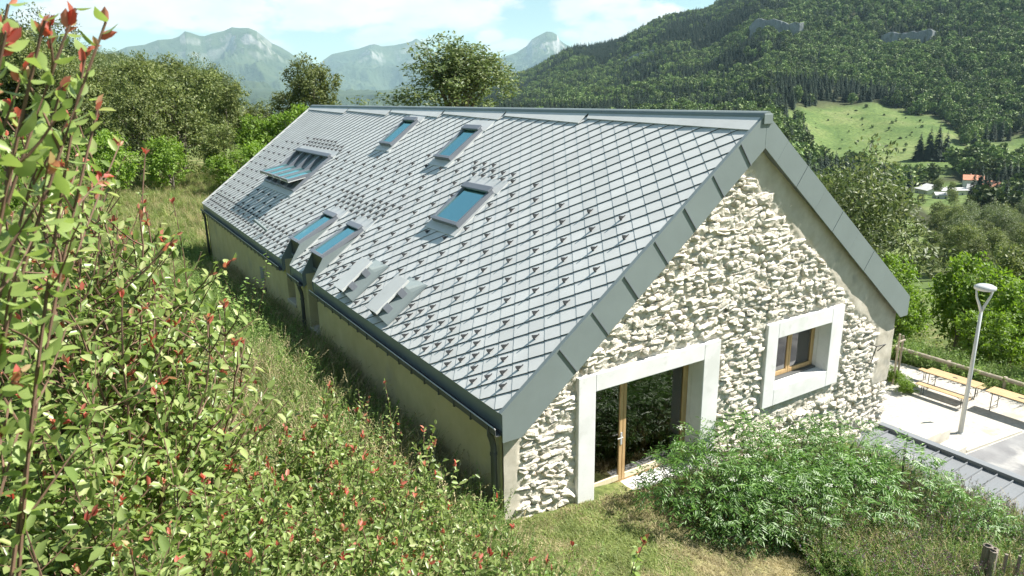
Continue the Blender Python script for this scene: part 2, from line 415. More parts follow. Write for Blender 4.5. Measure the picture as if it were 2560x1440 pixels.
def metal(name, c, rough, var=0.0, spec=0.5):
    c2 = tuple(min(1, k * 1.07) for k in c); c1 = tuple(k * 0.95 for k in c)
    return surf(name, c1, c2, scale=1.3, rough=rough, bump=0.05, bscale=3.0, spec=spec, obj_var=var, metal=0.0, bdist=0.02)
metal("tile_paint", (0.56, 0.57, 0.555), 0.44, 0.05, 0.4)
metal("shaded_trim_paint", (0.185, 0.22, 0.22), 0.42)  # tile metal again, the verge's dimmer light put into a darker, greener colour
metal("frame_paint", (0.16, 0.175, 0.20), 0.40)
surf("gutter_paint", (0.075, 0.08, 0.08), (0.10, 0.105, 0.105), rough=0.5, scale=3)
surf("gutter_bright", (0.45, 0.46, 0.46), (0.5, 0.5, 0.5), rough=0.35, scale=3)
surf("dark_metal", (0.035, 0.037, 0.04), (0.055, 0.057, 0.06), rough=0.45)
surf("stone", (0.63, 0.57, 0.47), (0.77, 0.725, 0.64), scale=5.0, rough=0.9, bump=0.9, bscale=22, spec=0.1, obj_var=0.07, bdist=0.05,
     extra=[(9.0, 0.60, 0.72, (0.44, 0.36, 0.28)), (3.0, 0.64, 0.74, (0.36, 0.34, 0.32))])
surf("mortar", (0.58, 0.53, 0.44), (0.72, 0.68, 0.60), scale=2.5, rough=0.95, bump=0.9, bscale=26, spec=0.08, bdist=0.04,
     extra=[(6.0, 0.60, 0.72, (0.45, 0.38, 0.27))])
surf("plaster_gable", (0.46, 0.42, 0.34), (0.58, 0.54, 0.46), scale=4, rough=0.95, bump=0.8, bscale=90, spec=0.08, bdist=0.012,
     extra=[(1.4, 0.58, 0.70, (0.33, 0.32, 0.28))])
surf("plaster_side", (0.55, 0.48, 0.27), (0.65, 0.575, 0.35), scale=1.6, rough=0.95, bump=0.7, bscale=80, spec=0.08, bdist=0.01,
     extra=[(0.7, 0.56, 0.74, (0.46, 0.42, 0.30))])
surf("white_render", (0.66, 0.655, 0.65), (0.75, 0.745, 0.74), scale=3, rough=0.85, bump=0.25, bscale=60, spec=0.15, bdist=0.01,
     extra=[(5.0, 0.60, 0.76, (0.58, 0.57, 0.55)), (1.1, 0.55, 0.7, (0.62, 0.62, 0.60))])
surf("timber", (0.40, 0.25, 0.11), (0.56, 0.38, 0.19), scale=6, rough=0.6, bump=0.2, bscale=30, stretch=(6, 6, 0.6))
surf("timber_pale", (0.62, 0.53, 0.38), (0.72, 0.64, 0.48), scale=6, rough=0.6, bump=0.15, bscale=30, stretch=(6, 6, 0.6))
surf("room_wall", (0.30, 0.30, 0.28), (0.36, 0.36, 0.34), rough=0.9)
surf("room_floor", (0.12, 0.115, 0.10), (0.17, 0.16, 0.14), rough=0.6)
glassmat("window_glass", (0.5, 0.55, 0.53), 0.10)
glassmat("skylight_glass", (0.30, 0.42, 0.44), 0.0, (0.50, 0.82, 0.80))
surf("skylight_blind", (0.05, 0.13, 0.15), (0.07, 0.16, 0.175), scale=2, rough=0.7)
surf("strip_white", (0.7, 0.72, 0.7), (0.75, 0.76, 0.75), rough=0.5)

house = wroot("stone_house", (A, 14.0, -2.4), "long cream stone house under a grey metal diamond tiled gable roof", "house")

GY = 0.18                       # gable plane (stone face base)
DOOR = (2.02, 4.76, -2.45, -0.12); DOUT = (1.63, 5.22, -2.85, 0.22)
WIN = (7.02, 8.90, -1.31, -0.12); WOUT = (6.66, 9.35, -1.70, 0.24)
XL, XR = 0.10, 11.66
def ztop(x): return H * (1 - abs(x - A) / A) - 0.12

# gable wall: plastered rubble backing, modelled relief, openings left out
step = 0.032
xs = np.arange(XL, XR + step * 0.5, step); zs = np.arange(-7.0, H, step)
GX, GZ = np.meshgrid(xs, zs)
def smooth_zone(x, z):
    """1 where the wall is smooth plaster (along the right verge, corners), 0 where rubble shows"""
    wob = (fbm(x * 1.1, z * 1.1, 3, 21) - 0.5) * 0.55
    dr = (H - (x - A) * H / A - z) * SX          # distance below the right verge
    dr = np.where(x > A - 0.5, dr, 9)
    a = 1 - smooth(0.92, 1.12, dr + wob - 0.20 * (x - A) / A)
    apex = 1 - smooth(1.05, 1.2, (H - z) + wob * 0.7)
    c = smooth(XR - 0.75, XR - 0.6, x + wob * 0.6) * (z > -2.2)
    l = 1 - smooth(0.30, 0.42, x - XL + wob * 0.5)
    return np.maximum.reduce([a, apex, c, l])
smz = smooth_zone(GX, GZ)
rel = (fbm(GX * 3.4, GZ * 8.0, 4, 31, 0.62, ridge=True) - 0.50) * 0.125 + (fbm(GX * 10, GZ * 17, 3, 77) - 0.5) * 0.075
YY = GY + 0.012 - rel * (1 - smz) - smz * 0.045 - smz * (fbm(GX * 2.2, GZ * 2.2, 3, 41) - 0.5) * 0.05
inside = lambda b, x, z: (x > b[0]) & (x < b[1]) & (z > b[2]) & (z < b[3])
ix = np.arange(GX.size).reshape(GX.shape)
cx = GX[:-1, :-1] + step / 2; cz = GZ[:-1, :-1] + step / 2
def ok_cells(cx, cz):
    ok = cz < H * (1 - np.abs(cx - A) / A) - 0.06
    for b_ in (DOOR, WIN):
        ok &= ~inside((b_[0] - 0.1, b_[1] + 0.1, b_[2] - 0.05, b_[3] + 0.1), cx, cz)
    return ok
okc = ok_cells(cx, cz)
q = np.stack([ix[:-1, :-1], ix[:-1, 1:], ix[1:, 1:], ix[1:, :-1]], -1)[okc]
sm_f = smz[:-1, :-1][okc] > 0.5
V = np.stack([GX, YY, GZ], -1).reshape(-1, 3)
me = mesh_from("gable_wall", V, quads=q, smooth_shade=True, mats=[MATS["mortar"], MATS["plaster_gable"]], midx=sm_f.astype(int))
link("gable_wall", me, house)

# wall bodies
wb = MB()
DC = (DOOR[0] - .04, DOOR[1] + .04, DOOR[2] - .04, DOOR[3] + .04); WC = (WIN[0] - .04, WIN[1] + .04, WIN[2] - .04, WIN[3] + .04)
xs_ = [XL + 0.02, DC[0], DC[1], A, WC[0], WC[1], XR - 0.003]
def slab(x0, x1, z0f, z1f, y0=GY + 0.07, y1=GY + 0.55):
    wb.hexa([(x0, y0, z0f(x0)), (x1, y0, z0f(x1)), (x1, y1, z0f(x1)), (x0, y1, z0f(x0)),
             (x0, y0, z1f(x0)), (x1, y0, z1f(x1)), (x1, y1, z1f(x1)), (x0, y1, z1f(x0))])
low = lambda x: -7.0
for a, b_ in zip(xs_[:-1], xs_[1:]):
    hole = DC if a == DC[0] else WC if a == WC[0] else None
    if hole:
        slab(a, b_, low, lambda x: hole[2]); slab(a, b_, lambda x: hole[3], ztop)
    else: slab(a, b_, low, ztop)
wb.build("gable_core", MATS["plaster_gable"], house)

# left (eave) wall with two tall window recesses, right wall, back gable
WINL = [(10.40, 11.30, -1.62, 0.18), (12.75, 13.65, -1.30, 0.18)]
lw = MB(); T = 0.45
ys = [GY + 0.74, WINL[0][0], WINL[0][1], WINL[1][0], WINL[1][1], LEN - 0.1]
for i, (a, b_) in enumerate(zip(ys[:-1], ys[1:])):
    if i in (1, 3):
        wq = WINL[0] if i == 1 else WINL[1]
        lw.box((XL, a, -7), (XL + T, b_, wq[2]))
    else: lw.box((XL, a, -7), (XL + T, b_, 0.0))
lw.box((XL, GY + 0.035, -7), (XL + 0.019, GY + 0.739, 0.0))
lw.build("eave_wall", MATS["plaster_side"], house)
rw = MB(); rw.box((XR - 0.45, GY + 0.56, -7), (XR, LEN - 0.1, -0.05)); rw.build("downhill_wall", MATS["plaster_side"], house)
bk = MB(); bk.prism([(XL, LEN - 0.3, -7), (XR, LEN - 0.3, -7), (XR, LEN - 0.3, -0.05), (A, LEN - 0.3, H - 0.2), (XL, LEN - 0.3, -0.05)], (0, 0.18, 0))
bk.build("back_gable", MATS["plaster_side"], house)
# the room behind the door and window
fl = MB(); fl.box((XL + 0.46, GY + 0.56, -2.6), (XR - 0.46, 9.0, -2.45)); fl.build("room_floor", MATS["room_floor"], house)
rm = MB(); rm.box((XL + 0.46, 7.0, -2.6), (XR - 0.46, 7.1, -0.25)); rm.box((XL + 0.46, GY + 0.56, -0.2), (XR - 0.46, 9.0, -0.12)); rm.build("room_wall", MATS["room_wall"], house)
# chair seen dimly behind the door
# rubble stones --------------------------------------------------------------
def rock_mesh(name, seed):
    r = np.random.default_rng(seed)
    import bmesh
    bm = bmesh.new(); bmesh.ops.create_icosphere(bm, subdivisions=2, radius=1.0)
    vs_ = np.array([v.co for v in bm.verts])
    d = 0.75 + 0.5 * np.array([vnoise(np.array([p[0] * 2.1 + seed * 3.1 + p[1]]), np.array([p[2] * 2.6 + p[1] * 1.7]), seed)[0] for p in vs_])
    vs_ = vs_ * d[:, None] + r.normal(0, 0.13, vs_.shape)
    vs_[:, 1] += 0.28 * np.sin(vs_[:, 2] * 5 + seed + vs_[:, 0] * 1.5)
    vs_ = np.sign(vs_) * np.abs(vs_) ** 0.72            # blockier
    vs_[:, 1] = np.where(vs_[:, 1] > 0.3, 0.3, vs_[:, 1])
    for v, p in zip(bm.verts, vs_): v.co = p
    me = bpy.data.meshes.new(name); bm.to_mesh(me); bm.free()
    me.materials.append(MATS["stone"])
    return me
ROCKS = [rock_mesh("stone_shape", s) for s in range(14)]
stones = []
r = np.random.default_rng(11)
z = -3.6
while z < H - 0.4:
    hrow = r.uniform(0.085, 0.17)
    if z > 2.0: hrow *= 1.25
    x = XL + r.uniform(0.0, 0.2)
    while x < XR - 0.2:
        w = r.uniform(0.10, 0.40) ** 1.0 * (1.15 if z > 1.8 else 1.0)
        zc = z + hrow / 2 + r.normal(0, 0.022) + 0.05 * math.sin(x * 1.3 + z); xc = x + w / 2
        okk = zc < H * (1 - abs(xc - A) / A) - 0.36
        for b_ in (DOUT, WOUT): okk &= not (b_[0] - 0.10 < xc < b_[1] + 0.10 and b_[2] - 0.4 < zc < b_[3] + 0.07)
        if zc > 3.4 - r.uniform(0, .3): okk = okk and xc < A + 0.1
        if okk and smooth_zone(np.array([xc]), np.array([zc]))[0] < 0.35 and r.random() < 0.93:
            stones.append((xc, zc, w * 0.56, hrow * r.uniform(0.46, 0.66), r.uniform(0.02, 0.085), r.normal(0, 0.16), int(r.integers(14)), r.random() < 0.5))
        x += w * r.uniform(0.9, 1.05)
    z += hrow * 0.93
# partly buried stones showing in the plaster
for _ in range(26):
    xc = r.uniform(A + 0.2, XR - 0.6); zc = H - (xc - A) * H / A - r.uniform(0.85, 1.7)
    stones.append((xc, zc, r.uniform(0.08, 0.16), r.uniform(0.05, 0.08), 0.012, r.normal(0, 0.2), int(r.integers(14)), False))
def sdist(s): return (s[0] - CAM[0]) ** 2 + (s[1] - CAM[2]) ** 2 - 60 * s[2] * s[3] * 40
order = sorted(range(len(stones)), key=lambda i: ((stones[i][0] - CAM[0]) ** 2 + 81 + (stones[i][1] - CAM[2]) ** 2) / (stones[i][2] * stones[i][3]))
vis = [i for i in order if stones[i][1] > -2.75 + (-0.1 * stones[i][0])]
solo = set(vis[:300])
BV = []; BQ = []; off = 0
for i, (xc, zc, w, hh, dp, rot, k, fl_) in enumerate(stones):
    M_ = Matrix.Translation((xc, GY + 0.02, zc)) @ Matrix.Rotation(rot, 4, 'Y') @ Matrix.Diagonal((w * (-1 if fl_ else 1), dp + 0.03, hh, 1))
    if i in solo:
        o = link("stone", ROCKS[k], house); o.matrix_basis = M_
    else:
        me = ROCKS[k]; vv = np.array([M_ @ v.co for v in me.vertices]); tt = np.array([list(p.vertices) for p in me.polygons])
        if fl_: tt = tt[:, ::-1]
        BV.append(vv); BQ.append(tt + off); off += len(vv)
me = mesh_from("small_stones", np.concatenate(BV), tris=np.concatenate(BQ), mats=[MATS["stone"]])
link("small_stones", me, house, kind='stuff')

# surrounds, door and window ---------------------------------------------------
def surround(name, out, inn, y0, y1, bottom=True):
    s = MB(); (a, b_, c, d), (e, f_, g_, h_) = out, inn
    s.box((a, y0, c), (e, y1, d)); s.box((f_, y0, c), (b_, y1, d)); s.box((e, y0, h_), (f_, y1, d))
    if bottom: s.box((e, y0, c), (f_, y1, g_))
    return s.build(name, MATS["white_render"], house, bevel=0.012)
door = surround("door_surround", DOUT, DOOR, 0.085, 0.40)
wsur = surround("window_surround", WOUT, WIN, 0.085, 0.40)
def reveal(inn, name):
    a, b_, c, d = inn; s = MB(); t = 0.02
    y0, y1 = 0.401, 0.72
    s.box((a - 0.035, y0, c), (a - .001, y1, d)); s.box((b_ + 0.001, y0, c), (b_ + 0.035, y1, d)); s.box((a - .034, y0, d + 0.001), (b_ + .034, y1, d + 0.035)); s.box((a - .034, y0, c - 0.035), (b_ + .034, y1, c - 0.001))
    s.build(name, MATS["white_render"], house)
reveal(DOOR, "reveal"); reveal(WIN, "reveal")

def leaf_sash(parent, x0, x1, z0, z1, y, t=0.075, mat="timber", low="timber"):
    s = MB(); s.box((x0, y, z0), (x0 + t, y + 0.06, z1)); s.box((x1 - t, y, z0), (x1, y + 0.06, z1))
    s.box((x0 + t, y, z1 - t), (x1 - t, y + 0.06, z1))
    o = s.build("sash", MATS[mat], parent, bevel=0.006)
    s2 = MB(); s2.box((x0 + t, y, z0), (x1 - t, y + 0.06, z0 + t * 1.6)); s2.build("bottom_rail", MATS[low], o, bevel=0.006)
    g_ = MB(); g_.box((x0 + t, y + 0.025, z0 + t * 1.6), (x1 - t, y + 0.035, z1 - t)); g_.build("pane", MATS["window_glass"], o)
    return o
dy = 0.48
fr = MB(); a, b_, c, d = DOOR
fr.box((a, dy + 0.012, c), (a + 0.06, dy + 0.1, d)); fr.box((b_ - 0.06, dy + 0.012, c), (b_, dy + 0.1, d)); fr.box((a + .06, dy + 0.012, d - 0.06), (b_ - .06, dy + 0.1, d)); fr.box((a + .06, dy + 0.012, c), (b_ - .06, dy + 0.1, c + 0.05))
dfr = fr.build("glazed_door", MATS["timber"], house)
leaf_sash(dfr, a + 0.06, 3.02, c + 0.05, d - 0.06, dy, 0.075, "timber", "timber_pale")
s2 = leaf_sash(dfr, 3.03, b_ - 0.06, c + 0.05, d - 0.06, dy, 0.075, "timber", "timber_pale")
hd = MB(); hd.box((2.97, dy - 0.012, -1.62), (3.01, dy + 0.001, -1.36)); hd.tube([(2.99, dy - 0.05, -1.45), (2.86, dy - 0.05, -1.45)], 0.011); hd.tube([(2.99, dy, -1.45), (2.99, dy - 0.055, -1.45)], 0.011)
hd.build("door_handle", MATS["gutter_bright"], dfr)
for (x0, x1, zz) in ((2.16, 2.93, -0.98), (2.16, 2.93, -1.62), (3.12, 4.6, -0.98), (3.12, 4.6, -1.62)):
    s = MB(); s.box((x0, dy + 0.045, zz), (x1, dy + 0.06, zz + 0.055)); s.build("glazing_strip", MATS["strip_white"], dfr)
a, b_, c, d = WIN
wf_ = MB(); wf_.box((a, dy + 0.012, c), (a + 0.05, dy + 0.1, d)); wf_.box((b_ - 0.05, dy + 0.012, c), (b_, dy + 0.1, d)); wf_.box((a + .05, dy + 0.012, d - 0.05), (b_ - .05, dy + 0.1, d)); wf_.box((a + .05, dy + 0.012, c), (b_ - .05, dy + 0.1, c + 0.05))
win = wf_.build("window", MATS["timber"], house)
leaf_sash(win, a + 0.05, 7.98, c + 0.05, d - 0.05, dy, 0.065); leaf_sash(win, 7.99, b_ - 0.05, c + 0.05, d - 0.05, dy, 0.065)
sl = MB(); sl.box((a + 0.01, dy - 0.10, c + 0.005), (b_ - 0.01, dy + 0.011, c + 0.045)); sl.build("sill_flashing", MATS["gutter_paint"], win, bevel=0.008)
# lamp bracket (bent bar) on the right of the wall
wbk = MB(); wbk.tube([(10.62, 0.16, -1.0), (10.62, -0.05, -1.02), (10.95, -0.08, -1.02), (10.95, 0.1, -1.25)], 0.012, 6); wbk.tube([(10.62, -0.05, -1.02), (10.55, 0.0, -1.45), (10.55, 0.16, -1.5)], 0.012, 6)
wbk.build("wall_bracket", MATS["dark_metal"], house)

# eave-wall windows
for i, (y0, y1, z0, z1) in enumerate(WINL):
    s = MB(); x = XL + 0.28
    s.box((x, y0, z0), (x + 0.06, y0 + 0.07, z1)); s.box((x, y1 - 0.07, z0), (x + 0.06, y1, z1)); s.box((x, y0 + .07, z0), (x + 0.06, y1 - .07, z0 + 0.07)); s.box((x, y0 + .07, z1 - 0.07), (x + 0.06, y1 - .07, z1)); s.box((x, y0 + .07, -0.62), (x + 0.06, y1 - .07, -0.56))
    o = s.build("eave_window", MATS["dark_metal"], house)
    s = MB(); s.box((x + 0.03, y0 + .07, z0 + .07), (x + 0.04, y1 - .07, z1 - .07)); s.build("pane", MATS["window_glass"], o)
    s = MB(); s.box((XL - 0.05, y0 - 0.03, z0 - 0.11), (x, y1 + 0.03, z0 + 0.002)); s.build("sill", MATS["plaster_gable"], o, bevel=0.012)
s = MB(); s.box((XL - 0.02, 16.95, -1.55), (XL + 0.01, 17.5, -1.0)); ob = s.build("wall_vent", MATS["room_wall"], house)
s = MB()
for k in range(7): s.box((XL - 0.035, 16.98, -1.53 + k * 0.075), (XL - 0.021, 17.47, -1.49 + k * 0.075))
s.build("louvre", MATS["room_wall"], ob)
s = MB(); s.tube([(XL + 0.01, 16.9, -1.75), (XL - 0.07, 16.9, -1.77)], [0.09, 0.06], 12); s.build("wall_lamp", MATS["dark_metal"], house)

# ------------------------------------------------------------------ roof
DW, DV = 0.24604, 0.21096
V0, W0 = 0.6262 * 1.2, 3.8686 * 1.2
VT = 0.20
SKY = [  # v0, v1, w0, w1, lift at top, lift at bottom
    (3.12, 4.42, 5.95, 7.35, 0.10, 0.12), (0.72, 2.08, 14.3, 15.35, 0.10, 0.12), (0.95, 2.34, 9.45, 10.45, 0.10, 0.12),
    (5.38, 6.85, 12.70, 13.70, 0.10, 0.34), (5.42, 6.87, 10.35, 11.35, 0.10, 0.34)]
QUAD = (3.05, 5.10, 18.6, 23.2)
NOTCH = [(6.80, S + 1, SKY[3][2], SKY[3][3]), (6.80, S + 1, SKY[4][2], SKY[4][3])]
HOLES = [(s[0], s[1], s[2], s[3]) for s in SKY] + [QUAD] + NOTCH
deck = MB()   # boarding below the tiles, open at the notches
def deck_rect(v0, v1, w0, w1):
    deck.hexa([rp_(v0, w0, -0.16), rp_(v1, w0, -0.16), rp_(v1, w1, -0.16), rp_(v0, w1, -0.16), rp_(v0, w0, -0.02), rp_(v1, w0, -0.02), rp_(v1, w1, -0.02), rp_(v0, w1, -0.02)])
wsx = [0.035, SKY[4][2], SKY[4][3], SKY[3][2], SKY[3][3], LEN]
deck_rect(0.0, 5.4, 0.035, LEN)
for i, (a, b_) in enumerate(zip(wsx[:-1], wsx[1:])):
    if i in (0, 2, 4): deck_rect(5.4, S - 0.02, a, b_)
# far slope
deck.hexa([(A, .035, H - .16), (2 * A, .035, -.16), (2 * A, LEN, -.16), (A, LEN, H - .16), (A, .035, H), (2 * A, .035, 0), (2 * A, LEN, 0), (A, LEN, H)])
deck.build("roof_deck", MATS["shaded_trim_paint"], house)

def clip(poly, ax, val, keep_less):
    out = []
    for i in range(len(poly)):
        p, q_ = poly[i], poly[(i + 1) % len(poly)]
        ip = (p[ax] <= val) == keep_less or p[ax] == val; iq = (q_[ax] <= val) == keep_less or q_[ax] == val
        if ip: out.append(p)
        if ip != iq:
            t = (val - p[ax]) / (q_[ax] - p[ax]); out.append(tuple(p[k] + t * (q_[k] - p[k]) for k in range(len(p))))
    return out
def minus(polys, h):
    res = []
    for p in polys:
        vs2 = [c[0] for c in p]; ws2 = [c[1] for c in p]
        if max(vs2) <= h[0] or min(vs2) >= h[1] or max(ws2) <= h[2] or min(ws2) >= h[3]: res.append(p); continue
        a = clip(p, 0, h[0], True); rest = clip(p, 0, h[0], False)
        if len(a) > 2: res.append(a)
        if len(rest) < 3: continue
        bb = clip(rest, 0, h[1], False); rest = clip(rest, 0, h[1], True)
        if len(bb) > 2: res.append(bb)
        if len(rest) < 3: continue
        c_ = clip(rest, 1, h[2], True); rest = clip(rest, 1, h[2], False)
        if len(c_) > 2: res.append(c_)
        d_ = clip(rest, 1, h[3], False)
        if len(d_) > 2: res.append(d_)
    return res
STEP = 0.0135; TH = 0.006
def tile_prism(poly, mb):   # poly of (v, w, n)
    top = [rp_(*p) for p in poly]; bot = [rp_(p[0], p[1], p[2] - TH) for p in poly]
    n = len(poly)
    mb.poly(bot + top, [tuple(range(n)), tuple(range(2 * n - 1, n - 1, -1))] + [(i, n + i, n + (i + 1) % n, (i + 1) % n) for i in range(n)])
g_ = 0.0025
base_poly = [(-DV + g_, 0, 0.0), (0, DW - g_, .006), (DV - 0.012, 0.012, .0249), (DV - 0.012, -0.012, .0256), (0, -DW + g_, .020)]   # tilted: front lap stands prouder than the back lap
tm = MB(); tile_prism(base_poly, tm)
ctr = np.array(rp_(0, 0, 0))
tile_me = mesh_from("roof_tile", np.array(tm.V) - ctr, tm.F, mats=[MATS["tile_paint"]])
tiles = []; rest_mb = MB()
full = []
for i in range(-80, 120):
    for j in range(-120, 160):
        v = V0 + DV * (i + 1); w = W0 + DW * (2 * j + (i % 2)) + DW * 0
        if v < VT - DV or v > S + DV or w < -DW or w > LEN + DW: continue
        p = [(v + a_, w + b2, n_) for a_, b2, n_ in base_poly]
        polys = [p]
        for ax, val, less in ((0, VT, False), (0, S, True), (1, 0.05, False), (1, LEN, True)):
            polys = [clip(k, ax, val, less) for k in polys]; polys = [k for k in polys if len(k) > 2]
        cnt = sum(len(k) for k in polys)
        whole = len(polys) == 1 and polys[0] == p
        for h_ in HOLES: 
            p2 = minus(polys, h_)
            if p2 != polys: whole = False
            polys = p2
        if whole: full.append((v, w))
        else:
            for k in polys: tile_prism(k, rest_mb)
full.sort(key=lambda t: sum((np.array(rp_(t[0], t[1])) - CAM) ** 2))
for (v, w) in full[:300]:
    link("roof_tile", tile_me, house, loc=np.array(rp_(v, w)))
for (v, w) in full[300:]:
    tile_prism([(v + a_, w + b2, n_) for a_, b2, n_ in base_poly], rest_mb)
o = rest_mb.build("roof_tiles_far", MATS["tile_paint"], house); o["kind"] = 'stuff'

# snow guards -------------------------------------------------------------------
gm = MB()
def loc_pts(L_): return [np.array(rp_(*p)) - ctr for p in L_]
def guard_shape():
    t = 0.012
    gm.hexa(loc_pts([(-0.10, -t, 0.0), (-0.10, t, 0.0), (0.035, t, 0.012), (0.035, -t, 0.012), (-0.10, -t, 0.006), (-0.10, t, 0.006), (0.035, t, 0.018), (0.035, -t, 0.018)]))
    for (a_, b2) in ((-0.010, 0.010),):
        P_ = [(-0.075, 0.004), (0.034, 0.004), (0.034, 0.092), (0.012, 0.092)]
        gm.hexa(loc_pts([(v, a_, n_) for v, n_ in P_] + [(v, b2, n_) for v, n_ in P_]))
    gm.hexa(loc_pts([(0.024, -0.032, 0.0), (0.024, 0.032, 0.0), (0.036, 0.032, 0.0), (0.036, -0.032, 0.0), (0.024, -0.022, 0.055), (0.024, 0.022, 0.055), (0.036, 0.022, 0.055), (0.036, -0.022, 0.055)]))
guard_shape()
guard_me = mesh_from("snow_guard", gm.V, gm.F, mats=[MATS["dark_metal"]])
def blocked(v, w, pad=0.12):
    for s in SKY:
        if s[0] - 0.4 < v < s[1] + 0.3 and s[2] - pad < w < s[3] + pad: return True
    if QUAD[0] - .25 < v < QUAD[1] + .3 and QUAD[2] - pad < w < QUAD[3] + pad: return True
    for (w0, w1) in ((5.0, 6.15), (7.4, 8.55)):
        if v > 6.15 and w0 - .1 < w < w1 + .1: return True
    return v > S - 0.1 or v > 6.8 and (SKY[3][2] < w < SKY[3][3] or SKY[4][2] < w < SKY[4][3])
gs = []
for (v, w) in full:
    i = round((v - V0) / DV - 1); jj = round((w - W0) / DW)
    a_ = (jj + i) // 2; b2 = (jj - i) // 2
    start = 2.35 + 0.10 * max(0, 4 - w) + 0.35 * math.sin(w * 0.5)
    dense = v > S - 0.95 or any(s[0] - 1.15 < v < s[0] - 0.3 and s[2] - 0.5 < w < s[3] + 0.5 for s in SKY[:1] + SKY[3:]) or (QUAD[0] - 1.0 < v < QUAD[0] - .2 and QUAD[2] < w < QUAD[3])
    if blocked(v, w) or v < start: continue
    if w < 0.35: continue
    if dense and (v <= S - 0.95 or (a_ % 2 == 0 or b2 % 2 == 0)) or (a_ % 2 == 0 and b2 % 2 == 0): gs.append((v + 0.03, w))
gs.sort(key=lambda t: sum((np.array(rp_(t[0], t[1])) - CAM) ** 2))
for (v, w) in gs[:300]: link("snow_guard", guard_me, house, loc=rp_(v, w, STEP + 0.003))
GV = np.array(gm.V)
rest = MB()
for (v, w) in gs[300:]: rest.poly(GV + np.array(rp_(v, w, STEP + 0.003)), gm.F)
if rest.V:
    o = rest.build("snow_guards_far", MATS["dark_metal"], house); o["kind"] = 'stuff'

# verge (barge) panels -----------------------------------------------------------
def barge(side, n, vd0, vd1, end_z):
    slope = np.array([SX, SZ]); nrm = np.array([SZ, -SX])          # along the verge upwards / perpendicular, down
    def top(x): return H * x / A + 0.03
    def bot(x): return H * x / A - (vd1 + (vd0 - vd1) * x / A)
    bslope = (H + (vd1 - vd0)) / A
    def cut(x):                                                    # where the perpendicular through (x, top) meets the lower edge
        z0 = top(x); t = (z0 - bot(x)) / (SX + bslope * SZ); return (x + nrm[0] * t, z0 + nrm[1] * t)
    for k in range(n):
        x0, x1 = 0.45 + (A - .45) * k / n, 0.45 + (A - .45) * (k + 1) / n
        g2 = 0.003
        a0, a1 = (x0 + g2, top(x0 + g2)), (x1 - g2, top(x1 - g2)); c0, c1 = cut(x0 + g2), cut(x1 - g2)
        P = [a0, a1, c1, c0]
        if k == 0:
            xe = (end_z + vd1) / bslope
            P = [(0.0, top(0)), a1, c1, (max(xe, 0.05), end_z), (0.0, end_z)]
        if k == n - 1: P = [a0, (A - .002, top(A)), (A - .002, bot(A)), c0] if c0[0] < A - .01 else [a0, (A - .002, top(A)), (A - .002, bot(A) + .2)]
        if side > 0: P = [(2 * A - x, z_) for x, z_ in P]
        s = MB(); y0 = -0.012 if k % 2 else -0.007
        s.prism([(x, y0, z_) for x, z_ in P][::(-1 if side > 0 else 1)], (0, 0.022, 0))
        s.build("verge_panel", MATS["shaded_trim_paint"], house, bevel=0.003)
        if k and side < 0:
            q0 = np.array([x0, 0, top(x0)]); cc_ = cut(x0); q1 = np.array([cc_[0], 0, cc_[1]]); al = np.array([SX, 0, SZ])
            b2 = MB()
            b2.hexa([q0 + al * -.009 + [0, -.030, 0], q0 + al * .009 + [0, -.030, 0], q0 + al * .009 + [0, -.013, 0], q0 + al * -.009 + [0, -.013, 0],
                     q1 + al * -.009 + [0, -.030, 0], q1 + al * .009 + [0, -.030, 0], q1 + al * .009 + [0, -.013, 0], q1 + al * -.009 + [0, -.013, 0]])
            b2.build("verge_joint", MATS["frame_paint"], house)
barge(-1, 8, 0.62, 0.80, -0.50); barge(1, 8, 0.60, 0.70, -0.46)
so = MB()
for side in (-1, 1):
    X = lambda x: x if side < 0 else 2 * A - x
    so.hexa([(X(0.05), 0.015, -0.44), (X(A), 0.015, H - 0.58), (X(A), GY + 0.1, H - 0.58), (X(0.05), GY + 0.1, -0.44), (X(0.05), 0.015, -0.42), (X(A), 0.015, H - 0.55), (X(A), GY + .1, H - .55), (X(0.05), GY + .1, -0.42)])
so.build("soffit", MATS["frame_paint"], house)
cap = MB()   # verge cover on top of the tile edge
cap.hexa([rp_(0.1, -0.014, 0.01), rp_(S, -0.014, 0.01), rp_(S, 0.075, 0.01), rp_(0.1, 0.075, 0.01), rp_(0.1, -0.014, 0.046), rp_(S, -0.014, 0.046), rp_(S, 0.075, 0.04), rp_(0.1, 0.075, 0.04)])
cap.build("verge_cover", MATS["shaded_trim_paint"], house)
cb = MB(); cb.hexa([rp_(0.0, LEN - .03, 0), rp_(S, LEN - .03, 0), rp_(S, LEN + .05, 0), rp_(0.0, LEN + .05, 0), rp_(0, LEN - .03, .06), rp_(S, LEN - .03, .06), rp_(S, LEN + .05, .06), rp_(0, LEN + .05, .06)])
cb.build("back_verge_cover", MATS["tile_paint"], house)

